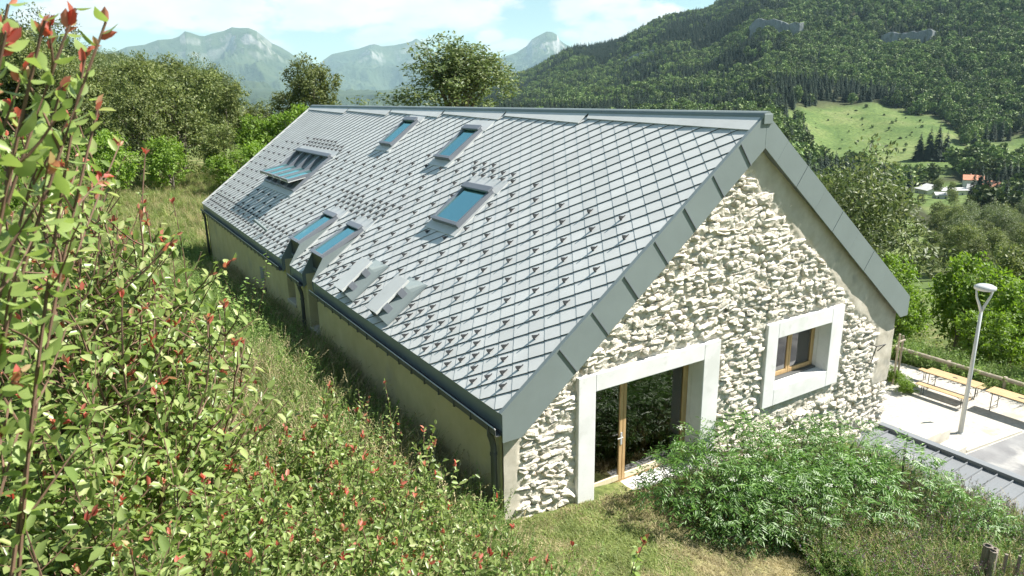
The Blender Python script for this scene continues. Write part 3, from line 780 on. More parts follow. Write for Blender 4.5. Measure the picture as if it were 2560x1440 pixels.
# ridge
rg = MB(); n = 10
for k in range(6):
    y0 = -0.03 + k * (LEN + .06) / 6; y1 = -0.03 + (k + 1) * (LEN + .06) / 6 - 0.01
    s = MB()
    prof = [(A + 0.12 * math.cos(t), H - 0.045 + 0.125 * math.sin(t)) for t in np.linspace(0, math.pi, 9)]
    s.prism([(x, y0, z_) for x, z_ in prof][::-1], (0, y1 - y0, 0))
    s.build("ridge_cap", MATS["shaded_trim_paint"], house, sm=False)
s = MB(); s.box((A - 0.13, 0.0, H - 0.15), (A + 0.13, LEN, H - 0.055)); s.build("ridge_vent", MATS["dark_metal"], house)
edges = [0.05, 5.3, 9.2, 13.2, 17.8, 22.8, LEN]
for k, (a, b_) in enumerate(zip(edges[:-1], edges[1:])):
    s = MB()
    p = [(0.02, a), (0.02, b_), (0.30, b_ - 0.15), (0.47, a + 0.02)]
    s.poly([rp_(v, w, 0.030) for v, w in p] + [rp_(v, w, 0.046) for v, w in p], [(0, 1, 2, 3), (7, 6, 5, 4), (0, 4, 5, 1), (1, 5, 6, 2), (2, 6, 7, 3), (3, 7, 4, 0)])
    s.build("ridge_flashing", MATS["tile_paint"], house)
s = MB(); s.box((A - .125, -0.045, H - 0.16), (A + .125, -0.013, H + 0.03)); s.build("ridge_end_cap", MATS["shaded_trim_paint"], house, bevel=.01)

# skylights ------------------------------------------------------------------------
def skylight(v0, v1, w0, w1, n0, n1, tall):
    def P(v, w, n): 
        t = (v - v0) / (v1 - v0); return rp_(v, w, n + n0 + (n1 - n0) * t)
    def bar(mb, va, vb, wa, wb_, na, nb):
        mb.hexa([P(va, wa, na), P(vb, wa, na), P(vb, wb_, na), P(va, wb_, na), P(va, wa, nb), P(vb, wa, nb), P(vb, wb_, nb), P(va, wb_, nb)])
    t = 0.10
    fm = MB(); lo = -0.13 if n1 < 0.2 else -0.10
    bar(fm, v0, v1, w0, w0 + t, lo, 0.03); bar(fm, v0, v1, w1 - t, w1, lo, 0.03); bar(fm, v1 - t, v1, w0 + t, w1 - t, lo, 0.015)
    bar(fm, v0 + .02, v0 + t, w0 + t, w1 - t, lo, 0.02)
    fo = fm.build("skylight", MATS["frame_paint"], house, bevel=0.010)
    hm = MB(); bar(hm, v0 - 0.06, v0 + 0.14, w0 - 0.02, w1 + 0.02, 0.031, 0.085); hm.build("top_cover", MATS["frame_paint"], fo, bevel=0.02)
    hm = MB(); bar(hm, v1 - 0.09, v1 + 0.015, w0 + .005, w1 - .005, 0.031, 0.05); hm.build("bottom_cover", MATS["frame_paint"], fo, bevel=0.01)
    gm_ = MB(); bar(gm_, v0 + t, v1 - t, w0 + t, w1 - t, -0.022, -0.010); gm_.build("pane", MATS["skylight_glass"], fo)
    bl = MB(); bar(bl, v0 + t, v1 - t, w0 + t, w1 - t, -0.08, -0.07); bl.build("blind", MATS["skylight_blind"], fo)
    fl2 = MB()
    def fb(va, vb, wa, wb_, n=0.034):
        fl2.hexa([rp_(va, wa, 0.0), rp_(vb, wa, 0.0), rp_(vb, wb_, 0.0), rp_(va, wb_, 0.0), rp_(va, wa, n), rp_(vb, wa, n), rp_(vb, wb_, n), rp_(va, wb_, n)])
    fb(v0 - 0.42, v0 + .03, w0 - 0.16, w1 + 0.16)
    if tall:
        fb(v0 + .03, v1 - .02, w0 - 0.10, w0 - .001, .030); fb(v0 + .03, v1 - .02, w1 + .001, w1 + 0.10, .030)
        # sheet-metal cheeks under the shallower frame
        for wq, sgn in ((w0, 1), (w1, -1)):
            ck = MB(); a_, b2 = wq - 0.012 * sgn, wq + 0.02 * sgn
            quad_ = [(v0 + .2, 0.0), (S + 0.0, 0.0), (S + 0.0, 0.02), (v1 - .02, n1 - 0.06)]
            pts = [rp_(v, a_, n_) for v, n_ in quad_] + [rp_(v, b2, n_) for v, n_ in quad_]
            pts[1] = (0.0, a_, -0.42); pts[5] = (0.0, b2, -0.42)
            ck.poly(pts, [(0, 1, 2, 3), (7, 6, 5, 4), (0, 4, 5, 1), (1, 5, 6, 2), (2, 6, 7, 3), (3, 7, 4, 0)])
            ck.build("cheek", MATS["shaded_trim_paint"], fo)
        # upright glazing between skylight and wall window
        x1, _, z1 = rp_(v1 - 0.03, 0, n1 - 0.06)
        ug = MB(); ug.box((x1 - 0.02, w0 + 0.021, 0.18), (x1 + 0.06, w1 - 0.021, z1)); ug.build("upright_panel", MATS["dark_metal"], fo)
        ap = MB(); ap.box((XL + 0.2, w0 + .021, 0.12), (x1 + .06, w1 - .021, 0.179)); ap.build("ledge", MATS["shaded_trim_paint"], fo)
    else:
        fb(v1 - .03, v1 + 0.24, w0 - 0.14, w1 + 0.14); fb(v0 + .03, v1 - .03, w0 - 0.10, w0 - .001, .030); fb(v0 + .03, v1 - .03, w1 + .001, w1 + 0.10, .030)
    fl2.build("flashing", MATS["tile_paint"], fo)
for k, s_ in enumerate(SKY): skylight(*s_, tall=(k >= 3))

# bank of four open centre-pivot roof windows
v0, v1, w0, w1 = QUAD; vm = (v0 + v1) / 2
qf = MB()
def qbar(mb, va, vb, wa, wb_, na, nb):
    mb.hexa([rp_(va, wa, na), rp_(vb, wa, na), rp_(vb, wb_, na), rp_(va, wb_, na), rp_(va, wa, nb), rp_(vb, wa, nb), rp_(vb, wb_, nb), rp_(va, wb_, nb)])
nw = 4; ww = (w1 - w0) / nw
for k in range(nw + 1):
    wc = w0 + k * ww; hw = 0.05 if 0 < k < nw else 0.06
    wc = min(max(wc, w0 + hw), w1 - hw); qbar(qf, v0, v1, wc - hw, wc + hw, -0.1, 0.12)
qbar(qf, v0, v0 + .09, w0 + .06, w1 - .06, -0.1, 0.115); qbar(qf, v1 - .09, v1, w0 + .06, w1 - .06, -0.1, 0.115)
quad_ob = qf.build("skylight_bank", MATS["frame_paint"], house, bevel=0.008)
hm = MB(); qbar(hm, v0 - .05, v0 + .14, w0 - .02, w1 + .02, 0.121, 0.18); hm.build("top_cover", MATS["frame_paint"], quad_ob, bevel=.02)
fl2 = MB(); qbar(fl2, v0 - .35, v0 + .01, w0 - .14, w1 + .14, 0, .034); qbar(fl2, v1 - .01, v1 + .24, w0 - .14, w1 + .14, 0, .034)
fl2.build("flashing", MATS["tile_paint"], quad_ob)
wl2 = MB(); qbar(wl2, v0 + .02, v1 - .02, w0 + .02, w1 - .02, -0.55, -0.5); wl2.build("shaft", MATS["white_render"], quad_ob)
ang = math.radians(26)
for k in range(nw):
    a, b_ = w0 + k * ww + 0.07, w0 + (k + 1) * ww - 0.07
    def R_(s, w, n):  # rotate about the pivot axis: lower half lifts out of the roof
        return rp_(vm + s * math.cos(ang) - n * math.sin(ang), w, 0.06 + s * math.sin(ang) + n * math.cos(ang))
    hl = (v1 - v0) / 2 - 0.02
    sm_ = MB()
    def sb(mb, sa, sb_, wa, wb_, na, nb):
        mb.hexa([R_(sa, wa, na), R_(sb_, wa, na), R_(sb_, wb_, na), R_(sa, wb_, na), R_(sa, wa, nb), R_(sb_, wa, nb), R_(sb_, wb_, nb), R_(sa, wb_, nb)])
    sb(sm_, -hl, hl, a, a + .06, -.04, .05); sb(sm_, -hl, hl, b_ - .06, b_, -.04, .05); sb(sm_, -hl, -hl + .07, a + .06, b_ - .06, -.04, .05); sb(sm_, hl - .07, hl, a + .06, b_ - .06, -.04, .05)
    so_ = sm_.build("sash", MATS["frame_paint"], quad_ob)
    pg = MB(); sb(pg, -hl + .07, hl - .07, a + .06, b_ - .06, .0, .012); pg.build("pane", MATS["skylight_glass"], so_)
    pw = MB(); sb(pw, -hl + .02, hl - .02, a + .01, b_ - .01, -.085, -.041); pw.build("inner_frame", MATS["white_render"], so_)

# two sheet-metal vent cowls near the eave
def cowl(w0, w1, v0=6.42, v1=7.32):
    wm = (w0 + w1) / 2; hw = (w1 - w0) / 2
    ts = np.linspace(-1, 1, 19)
    def hgt(t): return 0.032 + 0.25 * float((1 - smooth(0.50, 0.98, abs(t))) ** 1.0)
    mb = MB(); n19 = len(ts)
    r0 = [rp_(v0 + .02, wm + t * hw, hgt(t)) for t in ts]; r1 = [rp_(v1 + .02 * abs(t), wm + t * hw, hgt(t)) for t in ts]; rb = [rp_(v0 - .34, wm + t * hw * 1.06, 0.032) for t in ts]
    mb.poly(rb + r0 + r1, [(i, i + 1, n19 + i + 1, n19 + i) for i in range(n19 - 1)] + [(n19 + i, n19 + i + 1, 2 * n19 + i + 1, 2 * n19 + i) for i in range(n19 - 1)])
    root = mb.build("vent_cowl", MATS["shaded_trim_paint"], house)
    md = root.modifiers.new("thick", 'SOLIDIFY'); md.thickness = 0.012
    def bx(name, mat, boxes):
        hb = MB()
        for va, vb, wa, wb_, na, nb in boxes:
            hb.hexa([rp_(va, wa, na), rp_(vb, wa, na), rp_(vb, wb_, na), rp_(va, wb_, na), rp_(va, wa, nb), rp_(vb, wa, nb), rp_(vb, wb_, nb), rp_(va, wb_, nb)])
        return hb.build(name, MATS[mat], root, bevel=0.004)
    bx("outlet", "dark_metal", [(v0 + .06, v1 - .10, wm - .22, wm + .22, 0.295, 0.35)])
    bx("hood", "tile_paint", [(v0 - .12, v1 + .02, wm - .30, wm + .32, 0.37, 0.385), (v0 - .12, v1 + .02, wm - .315, wm - .301, 0.325, 0.385)])
    for vq in (v0 + .10, v1 - .34): bx("hood_bracket", "frame_paint", [(vq, vq + .17, wm - .345, wm - .316, 0.16, 0.36)])
cowl(5.05, 6.0); cowl(7.3, 8.25)
# small tilted vent pipe, flue behind the back gable
s = MB(); c0 = np.array(rp_(6.95, 17.2, 0.0)); s.tube([c0, c0 + np.array([-0.30, 0.55, 0.36])], 0.055, 10); s.build("roof_vent_pipe", MATS["shaded_trim_paint"], house)
s = MB(); fx, fy = 4.2, LEN + 0.6
s.tube([(fx, fy, -3.5), (fx, fy, 2.62)], 0.17, 14); s.tube([(fx, fy, 2.62), (fx, fy, 2.72)], [0.17, 0.20], 14)
fo = s.build("flue_pipe", MATS["gutter_bright"], house, sm=False)
s = MB(); s.tube([(fx, fy, 2.76), (fx, fy, 2.86)], [0.28, 0.2], 14); s.build("flue_cap", MATS["white_render"], fo)
s = MB(); s.box((fx - .03, LEN - .12, 0.4), (fx + .03, fy, 0.46)); s.build("flue_bracket", MATS["dark_metal"], fo)

# eave: fascia, gutter lengths, brackets, downpipes -----------------------------------
runs = [(0.02, SKY[4][2] - 0.02), (SKY[4][3] + 0.02, SKY[3][2] - 0.02), (SKY[3][3] + 0.02, LEN + 0.05)]
for (a, b_) in runs:
    s = MB(); s.hexa([(0.005, a, -0.30), (0.03, a, -0.30), (0.03, b_, -0.30), (0.005, b_, -0.30), (0.005, a, -0.004), (0.03, a, -0.004), (0.03, b_, -0.004), (0.005, b_, -0.004)]); s.build("fascia", MATS["shaded_trim_paint"], house)
    s = MB()
    prof = [(x, z_ - .10) for x, z_ in [(-0.115, -0.135), (-0.125, -0.14), (-0.125, -0.25), (-0.10, -0.27), (0.0, -0.27), (0.004, -0.20), (-0.006, -0.20), (-0.01, -0.258), (-0.095, -0.258), (-0.112, -0.245)]]
    s.poly([(x, a, z_) for x, z_ in prof] + [(x, b_, z_) for x, z_ in prof], [(i, (i + 1) % 10, 10 + (i + 1) % 10, 10 + i) for i in range(10)] + [tuple(range(9, -1, -1)), tuple(range(10, 20))])
    go = s.build("gutter", MATS["gutter_paint"], house)
    s = MB(); s.tube([(-0.12, a, -0.232), (-0.12, b_, -0.232)], 0.012, 6); s.build("gutter_rim", MATS["gutter_bright"], go)
    s = MB(); k = a + 0.25
    n_b = max(1, int((b_ - a) / 0.62))
    for k in range(n_b):
        y_ = a + 0.2 + k * 0.62
        if y_ < b_ - .05:
            s = MB(); s.box((-0.137, y_, -0.385), (0.0, y_ + 0.035, -0.371)); s.box((-0.137, y_, -0.371), (-0.1255, y_ + 0.035, -0.245)); s.build("gutter_bracket", MATS["gutter_paint"], go)
for (y_, zb) in ((0.30, -2.6), (11.62, -2.7), (LEN - 0.12, -3.6)):
    s = MB(); s.tube([(-0.06, y_, -0.36), (-0.06, y_, -0.46), (-0.02, y_, -0.58), (0.0, y_, -0.70), (0.0, y_, zb)], 0.055, 10)
    do = s.build("downpipe", MATS["gutter_paint"], house, sm=True)
    for zz in (-0.85, -1.55):
        s = MB(); s.tube([(0.0, y_, zz), (0.0, y_, zz + 0.05)], 0.066, 10); s.build("pipe_clip", MATS["gutter_paint"], do)

# ================================================================== annex roof, terrace, furniture
surf("concrete", (0.46, 0.43, 0.37), (0.58, 0.55, 0.48), scale=2.0, rough=0.9, bump=0.3, bscale=30, spec=0.15, extra=[(4, 0.6, 0.75, (0.40, 0.36, 0.30))], bdist=0.01)
surf("gravel", (0.36, 0.34, 0.30), (0.52, 0.49, 0.44), scale=7.0, rough=0.95, bump=0.9, bscale=55, spec=0.1, extra=[(0.5, 0.62, 0.72, (0.34, 0.33, 0.22)), (30, 0.62, 0.7, (0.30, 0.28, 0.24))], bdist=0.02)
surf("asphalt", (0.17, 0.17, 0.175), (0.27, 0.27, 0.27), scale=1.2, rough=0.95, bump=0.5, bscale=90, spec=0.2, extra=[(0.6, 0.55, 0.66, (0.38, 0.37, 0.35))], bdist=0.01)
surf("bench_wood", (0.40, 0.27, 0.14), (0.52, 0.37, 0.20), scale=5, rough=0.5, bump=0.15, bscale=25, stretch=(6, 0.7, 6), obj_var=0.06)
surf("old_wood", (0.20, 0.17, 0.14), (0.36, 0.31, 0.26), scale=5, rough=0.9, bump=0.8, bscale=18, stretch=(5, 5, 0.5), obj_var=0.15, bdist=0.03)
surf("log_wood", (0.24, 0.21, 0.16), (0.38, 0.33, 0.26), scale=4, rough=0.9, bump=0.6, bscale=14, obj_var=0.1)
surf("lamp_paint", (0.40, 0.42, 0.43), (0.46, 0.48, 0.49), scale=2, rough=0.35)
surf("seam_metal", (0.175, 0.185, 0.195), (0.205, 0.215, 0.225), scale=1.2, rough=0.42, bump=0.05, bscale=4, obj_var=0.04)
surf("leg_metal", (0.05, 0.055, 0.05), (0.075, 0.08, 0.07), rough=0.5)

AX0, AX1, AY0, AY1, AZ_ = 7.6, 11.60, -11.5, GY - 0.03, -3.50
annex = wroot("lean_to_roof", (9.6, -5.5, AZ_), "low grey standing seam metal roof in front of the stone gable", "roof")
def az_(x): return AZ_ - 0.035 * (AX1 - x)
pitch = 0.32
y = AY1; k = 0
while y > AY0:
    y0 = max(AY0, y - pitch + 0.012)
    s = MB(); s.hexa([(AX0, y0, az_(AX0) - .03), (AX1 - .1, y0, az_(AX1 - .1) - .03), (AX1 - .1, y, az_(AX1 - .1) - .03), (AX0, y, az_(AX0) - .03),
                      (AX0, y0, az_(AX0)), (AX1 - .1, y0, az_(AX1 - .1)), (AX1 - .1, y, az_(AX1 - .1)), (AX0, y, az_(AX0))])
    po = s.build("roof_pan", MATS["seam_metal"], annex)
    for q_ in (0.5,):
        yy = y0 + (y - y0) * q_
        s = MB(); s.hexa([(AX0, yy - .006, az_(AX0) + .0005), (AX1 - .12, yy - .006, az_(AX1 - .12) + .0005), (AX1 - .12, yy + .006, az_(AX1 - .12) + .0005), (AX0, yy + .006, az_(AX0) + .0005),
                          (AX0, yy - .003, az_(AX0) + .004), (AX1 - .12, yy - .003, az_(AX1 - .12) + .004), (AX1 - .12, yy + .003, az_(AX1 - .12) + .004), (AX0, yy + .003, az_(AX0) + .004)])
        if k < 14: s.build("pan_rib", MATS["seam_metal"], po)
    if y0 > AY0 + .1:
        s = MB(); ys_ = y0 - 0.006
        s.hexa([(AX0, ys_ - .015, az_(AX0) - .02), (AX1 - .1, ys_ - .015, az_(AX1 - .1) - .02), (AX1 - .1, ys_ + .015, az_(AX1 - .1) - .02), (AX0, ys_ + .015, az_(AX0) - .02),
                (AX0, ys_ - .010, az_(AX0) + .05), (AX1 - .1, ys_ - .010, az_(AX1 - .1) + .05), (AX1 - .1, ys_ + .010, az_(AX1 - .1) + .05), (AX0, ys_ + .010, az_(AX0) + .05)])
        s.build("standing_seam", MATS["seam_metal"], annex)
    y -= pitch; k += 1
s = MB(); s.box((AX1 - .098, AY0, AZ_ - .35), (AX1 + 0.12, AY1, AZ_ + 0.10)); s.build("edge_trim", MATS["seam_metal"], annex, bevel=0.012)
s = MB(); s.hexa([(AX0, AY1 + .003, az_(AX0) - .02), (AX1 - .1, AY1 + .003, AZ_ - .02), (AX1 - .1, AY1 + .05, AZ_ - .02), (AX0, AY1 + .05, az_(AX0) - .02), (AX0, AY1 + .003, az_(AX0) + .09), (AX1 - .1, AY1 + .003, AZ_ + .09), (AX1 - .1, AY1 + .05, AZ_ + .12), (AX0, AY1 + .05, az_(AX0) + .12)]); s.build("wall_flashing", MATS["seam_metal"], annex)
s = MB(); s.box((AX1 - 0.25, AY0, TERR_Z - 0.3), (AX1 + .08, AY1, AZ_ - .35)); s.build("annex_wall", MATS["concrete"], annex)

# terrace sheets
def sheet(name, pts, z, mat, th=0.0, **k):
    s = MB(); n = len(pts)
    if th: s.prism([(x, y_, z - th) for x, y_ in pts], (0, 0, th))
    else: s.poly([(x, y_, z) for x, y_ in pts], [tuple(range(n))])
    return s.build(name, MATS[mat], None, kind='structure', **k)
sheet("gravel_terrace", [(11.7, 28), (11.7, -14), (23.6, -14), (23.4, -2), (23.2, 6), (23.0, 28)], TERR_Z + 0.03, "gravel")
sheet("asphalt_drive", [(11.75, 0.35), (11.75, -14), (23.5, -14), (22.6, -0.4), (20.3, 0.05), (17.35, 0.35)], TERR_Z + 0.042, "asphalt")
# concrete kerb and seat block
kb = MB(); kb.box((11.72, 0.40, TERR_Z - .1), (17.35, 0.95, TERR_Z + 0.30)); kb.build("kerb", MATS["concrete"], None, bevel=0.015, kind='structure')
k2 = MB(); k2.hexa([(17.4, 0.40, TERR_Z - .1), (20.4, 0.10, TERR_Z - .1), (20.4, 0.28, TERR_Z - .1), (17.4, 0.6, TERR_Z - .1), (17.4, 0.40, TERR_Z + .12), (20.4, 0.10, TERR_Z + .10), (20.4, 0.28, TERR_Z + .10), (17.4, 0.6, TERR_Z + .12)]); k2.build("kerb", MATS["concrete"], None, bevel=0.01, kind='structure')
bl = wroot("concrete_block_seat", (15.6, 1.3, TERR_Z), "long pale concrete block seat beside the house corner", "block")
s = MB(); s.box((13.0, 1.05, TERR_Z), (17.0, 1.9, TERR_Z + 0.62)); s.build("block", MATS["concrete"], bl, bevel=0.015)
s = MB(); s.box((16.3, 1.10, TERR_Z), (17.7, 1.86, TERR_Z + 0.50)); s.build("end_block", MATS["concrete"], bl, bevel=0.015)

# lamp post
lx, ly = 18.62, 1.2
lamp = wroot("street_lamp", (lx, ly, TERR_Z), "slim grey lamp post with a ring shaped head beside the terrace", "street lamp")
s = MB(); s.tube([(lx, ly, TERR_Z), (lx, ly, TERR_Z + 0.05)], 0.12, 14); s.tube([(lx, ly, TERR_Z + .05), (lx, ly, TERR_Z + 4.35)], [0.075, 0.048], 14); s.build("post", MATS["lamp_paint"], lamp, sm=True)
zt = TERR_Z + 5.12
for sgn in (-1, 1):
    s = MB(); dx_, dy_ = CR[0] * sgn, CR[1] * sgn
    s.tube([(lx, ly, TERR_Z + 4.3), (lx + dx_ * .10, ly + dy_ * .10, TERR_Z + 4.55), (lx + dx_ * .22, ly + dy_ * .22, TERR_Z + 4.80), (lx + dx_ * .27, ly + dy_ * .27, zt - .06)], [0.05, 0.042, 0.034, 0.03], 8)
    s.build("head_arm", MATS["lamp_paint"], lamp, sm=True)
s = MB(); s.tube([(lx, ly, zt - .09), (lx, ly, zt - .06), (lx, ly, zt + .02), (lx, ly, zt + .08), (lx, ly, zt + .10)], [0.26, 0.31, 0.31, 0.2, 0.05], 20); s.build("lamp_head", MATS["lamp_paint"], lamp, sm=True)

# beer tables and benches
def trestle(name, x0, x1, y0, y1, zt_, n_planks, label, cat, grp):
    root = wroot(name, ((x0 + x1) / 2, (y0 + y1) / 2, TERR_Z + .03), label, cat, grp)
    pw = (x1 - x0) / n_planks
    for i in range(n_planks):
        s = MB(); s.box((x0 + i * pw + .003, y0, zt_ - .028), (x0 + (i + 1) * pw - .003, y1, zt_)); s.build("plank", MATS["bench_wood"], root, bevel=0.004)
    for yy in (y0 + 0.22, y1 - 0.22):
        s = MB()
        for xx in (x0 + .06, x1 - .06): s.tube([(xx, yy, TERR_Z + .03), (xx, yy, zt_ - .03)], 0.014, 6)
        s.tube([(x0 + .06, yy, TERR_Z + .16), (x1 - .06, yy, TERR_Z + .16)], 0.012, 6); s.tube([(x0 + .06, yy, zt_ - .04), (x1 - .06, yy, zt_ - .04)], 0.014, 6)
        s.build("leg_frame", MATS["leg_metal"], root)
        d_ = 0.3 if yy < (y0 + y1) / 2 else -0.3
        s = MB(); s.tube([((x0 + x1) / 2, yy, TERR_Z + .3), ((x0 + x1) / 2, yy + d_, zt_ - .035)], 0.009, 6); s.build("strut", MATS["leg_metal"], root)
    return root
tz = TERR_Z + 0.76; bz = TERR_Z + 0.46
t1 = trestle("folding_table", 21.18, 21.82, 2.05, 3.92, tz, 5, "wooden folding table behind the lamp post, with benches on both sides", "table", "folding tables on the terrace")
s = MB(); s.box((21.46, 2.82, tz + .001), (21.54, 2.98, tz + .006)); s.build("table_slot", MATS["leg_metal"], t1)
t2 = trestle("folding_table", 21.18, 21.84, -0.2, 1.72, tz, 5, "wooden folding table cut off by the right edge of the picture", "table", "folding tables on the terrace")
s = MB(); s.box((21.46, 0.62, tz + .001), (21.54, 0.80, tz + .006)); s.build("table_slot", MATS["leg_metal"], t2)
trestle("folding_bench", 20.52, 20.79, 1.95, 3.80, bz, 2, "narrow wooden bench on the near side of the first table", "bench", "folding benches on the terrace")
trestle("folding_bench", 21.98, 22.25, 2.15, 4.50, bz, 2, "narrow wooden bench on the far side of the first table", "bench", "folding benches on the terrace")

# log rail along the terrace edge
rail = wroot("log_rail", (23.2, 2, TERR_Z), "low round timber rail along the edge of the terrace", "fence")
for (a, b_) in ((-6.0, -2.1), (-2.0, 2.0), (2.1, 6.2), (6.3, 10.5)):
    s = MB(); s.tube([(23.45, a, TERR_Z + .52), (23.38, b_, TERR_Z + .56)], [0.075, 0.085], 10); s.build("log", MATS["log_wood"], rail)
for yy in (-4, 0, 2.05, 4.1, 6.25, 8.5):
    s = MB(); s.tube([(23.5, yy, TERR_Z - .3), (23.5, yy, TERR_Z + .62)], 0.07, 8); s.build("rail_post", MATS["log_wood"], rail)
# tree stakes by the corner
st = wroot("tree_stakes", (20.75, 4.75, TERR_Z), "pair of thin round wooden stakes supporting a young tree", "stakes")
for dx_, dy_, hh in ((0, 0, 2.1), (0.35, 0.05, 1.95), (0.1, 0.42, 2.0)):
    s = MB(); s.tube([(20.75 + dx_, 4.75 + dy_, TERR_Z - .1), (20.77 + dx_, 4.75 + dy_, TERR_Z + hh)], 0.04, 8); s.build("stake", MATS["log_wood"], st)
s = MB(); s.box((20.70, 4.70, TERR_Z + 1.78), (21.15, 4.75, TERR_Z + 1.83)); s.build("tie_bar", MATS["log_wood"], st)

# old fence, bottom right
FX, FY = 6.05, -4.78
fz0 = float(ground_z(FX, FY))
fence = wroot("old_picket_fence", (FX, FY, fz0), "weathered split wood fence post with thin pickets in the grass", "fence")
s = MB()
for dx_, dy_, rr, hh in ((0, 0, .075, .86), (0.09, -0.05, .065, .80), (-.03, -.10, .055, .83)):
    s = MB(); s.tube([(FX + dx_, FY + dy_, fz0 - .2), (FX + dx_ + .02, FY + dy_, fz0 + hh), (FX + dx_ + .03, FY + dy_, fz0 + hh + .02)], [rr * 1.1, rr, rr * .6], 7); s.build("post", MATS["old_wood"], fence)
for k in range(7):
    px_, py_ = FX + 0.27 + 0.19 * k, FY - 0.17 - 0.115 * k
    gz_ = float(ground_z(px_, py_))
    s = MB(); s.tube([(px_, py_, gz_ - .2), (px_ + .01, py_, fz0 + .70 - .035 * k)], [.032, .026], 6); s.build("picket", MATS["old_wood"], fence)
s = MB(); s.tube([(FX, FY - .1, fz0 + .35), (FX + 1.5, FY - 1.0, fz0 + .25)], 0.012, 5); s.build("wire", MATS["dark_metal"], fence)

# ================================================================== vegetation
leafmat("plum_leaf", (0.15, 0.22, 0.06), (0.27, 0.35, 0.11), 0.42, 0.36, 0.5, 0.15, (0.40, 0.44, 0.19))
leafmat("plum_leaf_back", (0.13, 0.18, 0.06), (0.19, 0.25, 0.09), 0.34, 0.5, 0.3, 0.15)
leafmat("red_leaf", (0.50, 0.10, 0.085), (0.52, 0.24, 0.16), 0.42, 0.45, 0.35, 0.1, (0.44, 0.34, 0.18))
leafmat("tree_leaf", (0.085, 0.12, 0.037), (0.185, 0.22, 0.072), 0.32, 0.5, 0.3, 0.22, (0.22, 0.245, 0.095))
leafmat("ash_leaf", (0.065, 0.100, 0.035), (0.15, 0.19, 0.07), 0.32, 0.48, 0.4, 0.15, (0.22, 0.25, 0.11))
leafmat("bright_leaf", (0.11, 0.19, 0.032), (0.20, 0.30, 0.055), 0.40, 0.5, 0.3, 0.15)
leafmat("elder_leaf", (0.055, 0.13, 0.026), (0.115, 0.225, 0.045), 0.32, 0.40, 0.45, 0.15, (0.19, 0.31, 0.085))
leafmat("conifer_leaf", (0.014, 0.030, 0.017), (0.030, 0.055, 0.030), 0.04, 0.7, 0.2, 0.25)
leafmat("wood_leaf", (0.055, 0.10, 0.032), (0.15, 0.21, 0.065), 0.10, 0.6, 0.2, 0.55, (0.21, 0.265, 0.09))
leafmat("weed_leaf", (0.13, 0.22, 0.06), (0.26, 0.36, 0.11), 0.40, 0.5, 0.3, 0.25, (0.30, 0.35, 0.14))
leafmat("grass_blade", (0.15, 0.215, 0.06), (0.28, 0.33, 0.11), 0.38, 0.55, 0.3, 0.25, (0.40, 0.40, 0.19))
leafmat("dry_grass", (0.30, 0.26, 0.13), (0.44, 0.38, 0.22), 0.35, 0.6, 0.2, 0.2, (0.52, 0.46, 0.30))
leafmat("purple_flower", (0.14, 0.07, 0.10), (0.20, 0.12, 0.13), 0.3, 0.6, 0.2, 0.2, (0.22, 0.15, 0.30))
leafmat("white_flower", (0.75, 0.75, 0.66), (0.82, 0.82, 0.76), 0.3, 0.6, 0.2, 0.05)
surf("bark", (0.10, 0.085, 0.065), (0.19, 0.165, 0.13), scale=6, rough=0.95, bump=0.8, bscale=20, stretch=(4, 4, 0.8), bdist=0.03)
surf("twig_bark", (0.10, 0.06, 0.04), (0.17, 0.10, 0.065), scale=9, rough=0.8)

def unit(a): return a / (np.linalg.norm(a, axis=-1, keepdims=True) + 1e-9)
def leaves(P, D, Nn, ln, wd, shape=1, fold=0.18, curl=0.0):
    """arrays of leaf base, axis, normal, length, width -> verts, tris.  shape 0: 2 tris, 1: 4 tris"""
    P = np.asarray(P, float); n = len(P); D = unit(D); Sd = unit(np.cross(D, Nn)); Nn = np.cross(Sd, D)
    ln = np.broadcast_to(ln, n)[:, None]; wd = np.broadcast_to(wd, n)[:, None]
    if shape == 0:
        pts = [P, P + D * ln * .45 + Sd * wd * .5 + Nn * wd * fold, P + D * ln - Nn * ln * curl, P + D * ln * .45 - Sd * wd * .5 + Nn * wd * fold]
        V = np.stack(pts, 1).reshape(-1, 3); t = np.array([[0, 2, 1], [0, 3, 2]]); k = 4
    else:
        pts = [P, P + D * ln * .28 + Sd * wd * .42 + Nn * wd * fold, P + D * ln * .68 + Sd * wd * .40 + Nn * (wd * fold - ln * curl * .4), P + D * ln - Nn * ln * curl,
               P + D * ln * .68 - Sd * wd * .40 + Nn * (wd * fold - ln * curl * .4), P + D * ln * .28 - Sd * wd * .42 + Nn * wd * fold]
        V = np.stack(pts, 1).reshape(-1, 3); t = np.array([[0, 3, 2], [0, 2, 1], [0, 4, 3], [0, 5, 4]]); k = 6
    T = (t[None] + (np.arange(n) * k)[:, None, None]).reshape(-1, 3)
    return V, T
def cat(parts):
    V = []; T = []; o = 0
    for v, t in parts: V.append(v); T.append(t + o); o += len(v)
    return np.concatenate(V), np.concatenate(T)
def tubes(paths, n=5):
    mb = MB()
    for p, r in paths: mb.tube(p, r, n, caps=False)
    return mb
def rvec(r, n): return unit(r.normal(size=(n, 3)))

